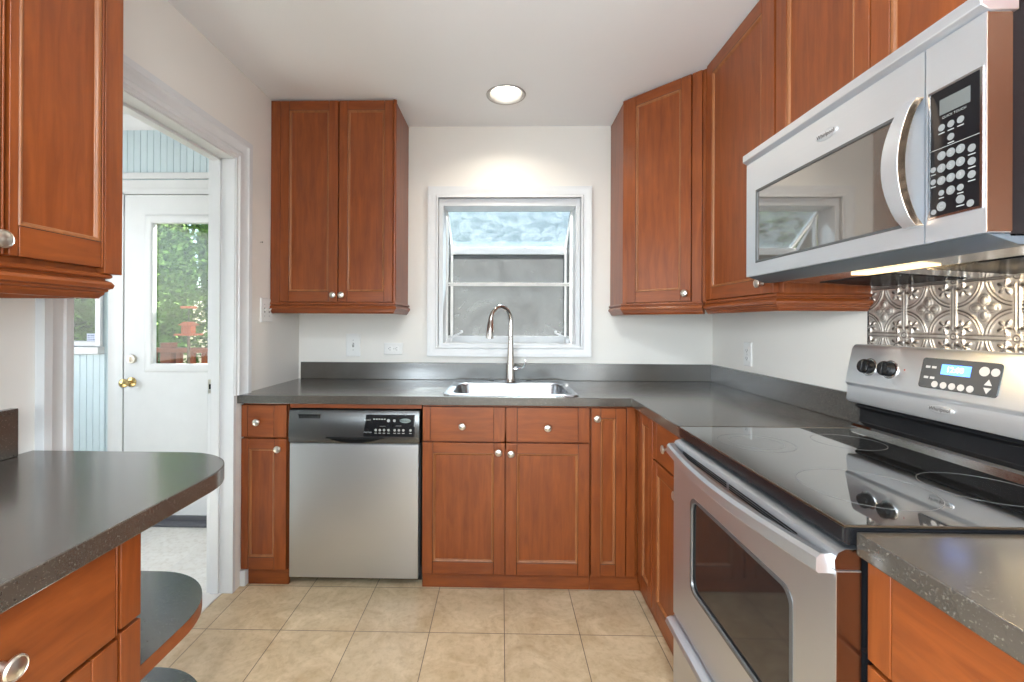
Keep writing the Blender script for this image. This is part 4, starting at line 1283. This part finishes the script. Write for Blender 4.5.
# ------------------------------------------------------------------ pressed tin behind the range
def tin_panel():
    y0, y1, z0, z1 = 0.762, 1.548, 0.92, 1.400
    step = 0.0023
    Y = np.arange(y0, y1 + step / 2, step); Z = np.arange(z0, z1 + step / 2, step)
    YY, ZZ = np.meshgrid(Y, Z, indexing='ij')
    P = 0.1525
    a = ((YY - 1.259) / P) % 1.0; b = ((ZZ - 1.226) / P) % 1.0
    a = a - 0.5; b = b - 0.5                        # tile-centred, ribs at +-0.5
    A_, B_ = np.abs(a), np.abs(b)
    g = lambda d, wd: np.exp(-(d / wd) ** 2)
    h = np.zeros_like(a)
    # ribs along the tile edges, stopping short of the crossing
    for p_, q_ in ((A_, B_), (B_, A_)):
        m_ = 1 / (1 + np.exp((q_ - 0.41) / 0.012))
        h += 1.0 * (g(0.5 - p_ - 0.030, 0.013) + g(0.5 - p_, 0.010) * 0.6) * m_
    rc = np.hypot(0.5 - A_, 0.5 - B_)
    h += 0.9 * g(rc - 0.050, 0.016) + 1.0 * g(rc, 0.024)
    # concave diamond: arcs about the tile corners
    r2 = np.hypot(0.5 - A_, 0.5 - B_)
    lim = 1 / (1 + np.exp((np.maximum(A_, B_) - 0.44) / 0.01))
    h += (1.0 * g(r2 - 0.475, 0.014) + 0.8 * g(r2 - 0.425, 0.012)) * lim
    # four petals round the centre
    for p_, q_ in ((a, b), (b, a)):
        for sgn in (1, -1):
            pr = np.hypot((p_ - sgn * 0.125) / 1.15, q_ / 0.9)
            h += 1.15 * np.clip(1 - (pr / 0.075) ** 2, 0, 1) ** 0.5 + 0.55 * g(pr - 0.088, 0.012)
    h += 0.8 * g(np.hypot(a, b), 0.025)
    # lobed leaf in every corner
    cu_, cv_ = 0.5 - A_ - 0.17, 0.5 - B_ - 0.17
    th = np.arctan2(cv_ - cu_, cu_ + cv_)
    rr = np.hypot(cu_, cv_)
    lobe = 0.100 * (1 + 0.30 * np.cos(5 * th))
    h += 1.0 * (1 / (1 + np.exp((rr - lobe) / 0.008))) * (0.75 + 0.5 * np.cos(th * 5)) + 0.4 * g(np.abs(cu_ - cv_), 0.008) * (rr < 0.09)
    n1, n2 = a.shape
    X = XW - 0.010 - 0.0044 * np.clip(h, 0, 1.7)
    v = np.stack([X, YY, ZZ], -1).reshape(-1, 3)
    idx = np.arange(n1 * n2).reshape(n1, n2)
    q = np.stack([idx[:-1, :-1], idx[1:, :-1], idx[1:, 1:], idx[:-1, 1:]], -1).reshape(-1, 4)
    loc = Vector((XW - 0.01, 1.155, 1.0))
    me = bpy.data.meshes.new('tin_backsplash')
    me.from_pydata([tuple(p) for p in (v - np.array(loc))], [], [tuple(int(k) for k in f) for f in q])
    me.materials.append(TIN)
    me.shade_smooth()
    o = bpy.data.objects.new('tin_backsplash', me)
    COL.objects.link(o)
    o.location = loc
    o['_o'] = list(loc)
    tag(o, 'pressed tin backsplash with leaf and lattice relief behind the range', 'backsplash')
    M().box(XW - 0.012, XW - 0.001, y1, y1 + 0.004, z0, z1).build('edge_trim', BLACKM, o)
    M().box(XW - 0.007, XW - 0.001, y0, y1, z0, z1).build('backing_board', BLACKM, o)
tin_panel()

# ------------------------------------------------------------------ wall plates
def plate(name, label, cat, T, wd, ht, kind):
    o = T((0, 0, 0))
    p = thing(name, label, cat, tuple(o))
    m = M(T)
    m.loft([[(sx * wd / 2, sy * ht / 2, 0.0003) for sx, sy in ((-1, -1), (1, -1), (1, 1), (-1, 1))], [(sx * wd / 2, sy * ht / 2, 0.003) for sx, sy in ((-1, -1), (1, -1), (1, 1), (-1, 1))],
            [(sx * (wd / 2 - 0.004), sy * (ht / 2 - 0.004), 0.006) for sx, sy in ((-1, -1), (1, -1), (1, 1), (-1, 1))]])
    m.build('cover_plate', WHITE, p)
    if kind[0] == 's':
        n = int(kind[1])
        for k in range(n):
            u = (k - (n - 1) / 2) * 0.046
            M(T).box(u - 0.006, u + 0.006, -0.013, 0.013, 0.005, 0.0066).build('toggle_slot', LEGEND, p)
            M(T).loft([[(u - 0.004, -0.004, 0.0062), (u + 0.004, -0.004, 0.0062), (u + 0.004, 0.006, 0.0062), (u - 0.004, 0.006, 0.0062)], [(u - 0.003, 0.006, 0.017), (u + 0.003, 0.006, 0.017), (u + 0.003, 0.011, 0.017), (u - 0.003, 0.011, 0.017)]]).build('toggle', WHITE, p)
            for s_ in (-0.03, 0.03):
                M(T).lathe([(0.003, 0.0058), (0.0026, 0.0068), (0, 0.007)], (u, s_, 0), (0, 0, 1), 8).build('screw', LEGEND, p)
    else:
        hz = kind == 'oh'
        for s_ in (-0.02, 0.02):
            T2 = (lambda q_, s_=s_: T((q_[1] + s_, q_[0], q_[2]))) if hz else (lambda q_, s_=s_: T((q_[0], q_[1] + s_, q_[2])))
            M(T2).loft([rrect(-0.017, 0.017, -0.014, 0.014, 0.009, 0.0055), rrect(-0.0165, 0.0165, -0.0135, 0.0135, 0.009, 0.0078)]).build('receptacle', WHITE, p)
            M(T2).box(-0.008, -0.006, -0.004, 0.005, 0.0075, 0.0082).box(0.006, 0.008, -0.004, 0.005, 0.0075, 0.0082).lathe([(0.0025, 0.0075), (0.0025, 0.0082)], (0, -0.008, 0), (0, 0, 1), 10).build('socket_slots', SLOT, p)
        M(T).lathe([(0.003, 0.0058), (0.0026, 0.0068), (0, 0.007)], (0, 0, 0), (0, 0, 1), 8).build('screw', LEGEND, p)
    return p
plate('light_switch', 'white double light switch plate on the left wall beside the doorway', 'light switch', frame((XL, 2.330, 1.318), (0, 1, 0), (1, 0, 0)), 0.116, 0.125, 's2')
plate('light_switch', 'white single light switch plate on the back wall', 'light switch', frame((-0.917, YB, 1.119), (1, 0, 0), (0, -1, 0)), 0.088, 0.138, 's1')
plate('power_outlet', 'white sideways power outlet on the back wall left of the window', 'power outlet', frame((-0.672, YB, 1.098), (1, 0, 0), (0, -1, 0)), 0.116, 0.072, 'oh')
plate('power_outlet', 'white upright power outlet on the right wall under the cabinets', 'power outlet', frame((XW, 2.318, 1.104), (0, -1, 0), (-1, 0, 0)), 0.076, 0.122, 'ov')

# ------------------------------------------------------------------ recessed ceiling light
def downlight(x, y, label):
    p = thing('recessed_light', label, 'ceiling light', (x, y, H))
    M().lathe([(0.098, 0.0), (0.103, -0.003), (0.101, -0.006), (0.092, -0.006), (0.070, 0.030), (0.058, 0.052), (0.056, 0.052), (0.085, 0.0)], (x, y, H), (0, 0, 1), 40, caps=False).build('trim_ring', plain('satin_grey_trim', (0.42, 0.41, 0.40), 0.5, 0.5), p)
    M().lathe([(0.060, 0.052), (0.056, 0.040), (0.045, 0.026), (0.025, 0.018), (0, 0.016)], (x, y, H), (0, 0, 1), 32).build('bulb', LAMP, p)
    M().lathe([(0.097, 0.001), (0.097, 0.1), (0.0, 0.1)], (x, y, H), (0, 0, 1), 32, caps=False).build('can', BLACKM, p)
    light('downlight_and_fill', 'AREA', (x, y, H - 0.008), (0, 0, -1), 2.4, (1.0, 0.90, 0.76), 0.10, spread=2.4)
downlight(0.003, 2.332, 'recessed ceiling downlight, lit, in front of the window')
# fill added behind the camera at ceiling height, with no fixtures
for yy in (-0.3, -1.4):
    light('downlight_and_fill', 'AREA', (0.0, yy, H - 0.008), (0, 0, -1), 19.0, (0.84, 0.93, 1.0), 0.14)

# a small nail left in the left wall
nl = M().lathe([(0.0012, 0), (0.0012, 0.012), (0.0035, 0.012), (0.003, 0.014), (0, 0.0142)], (XL, 2.27, 1.665), (1, 0, 0), 8)
tag(nl.build('nail', BLACKM, loc=(XL, 2.27, 1.665)), 'small dark nail left in the wall above the double switch', 'nail')

for o in list(bpy.data.objects):
    if '_o' in o.keys():
        del o['_o']
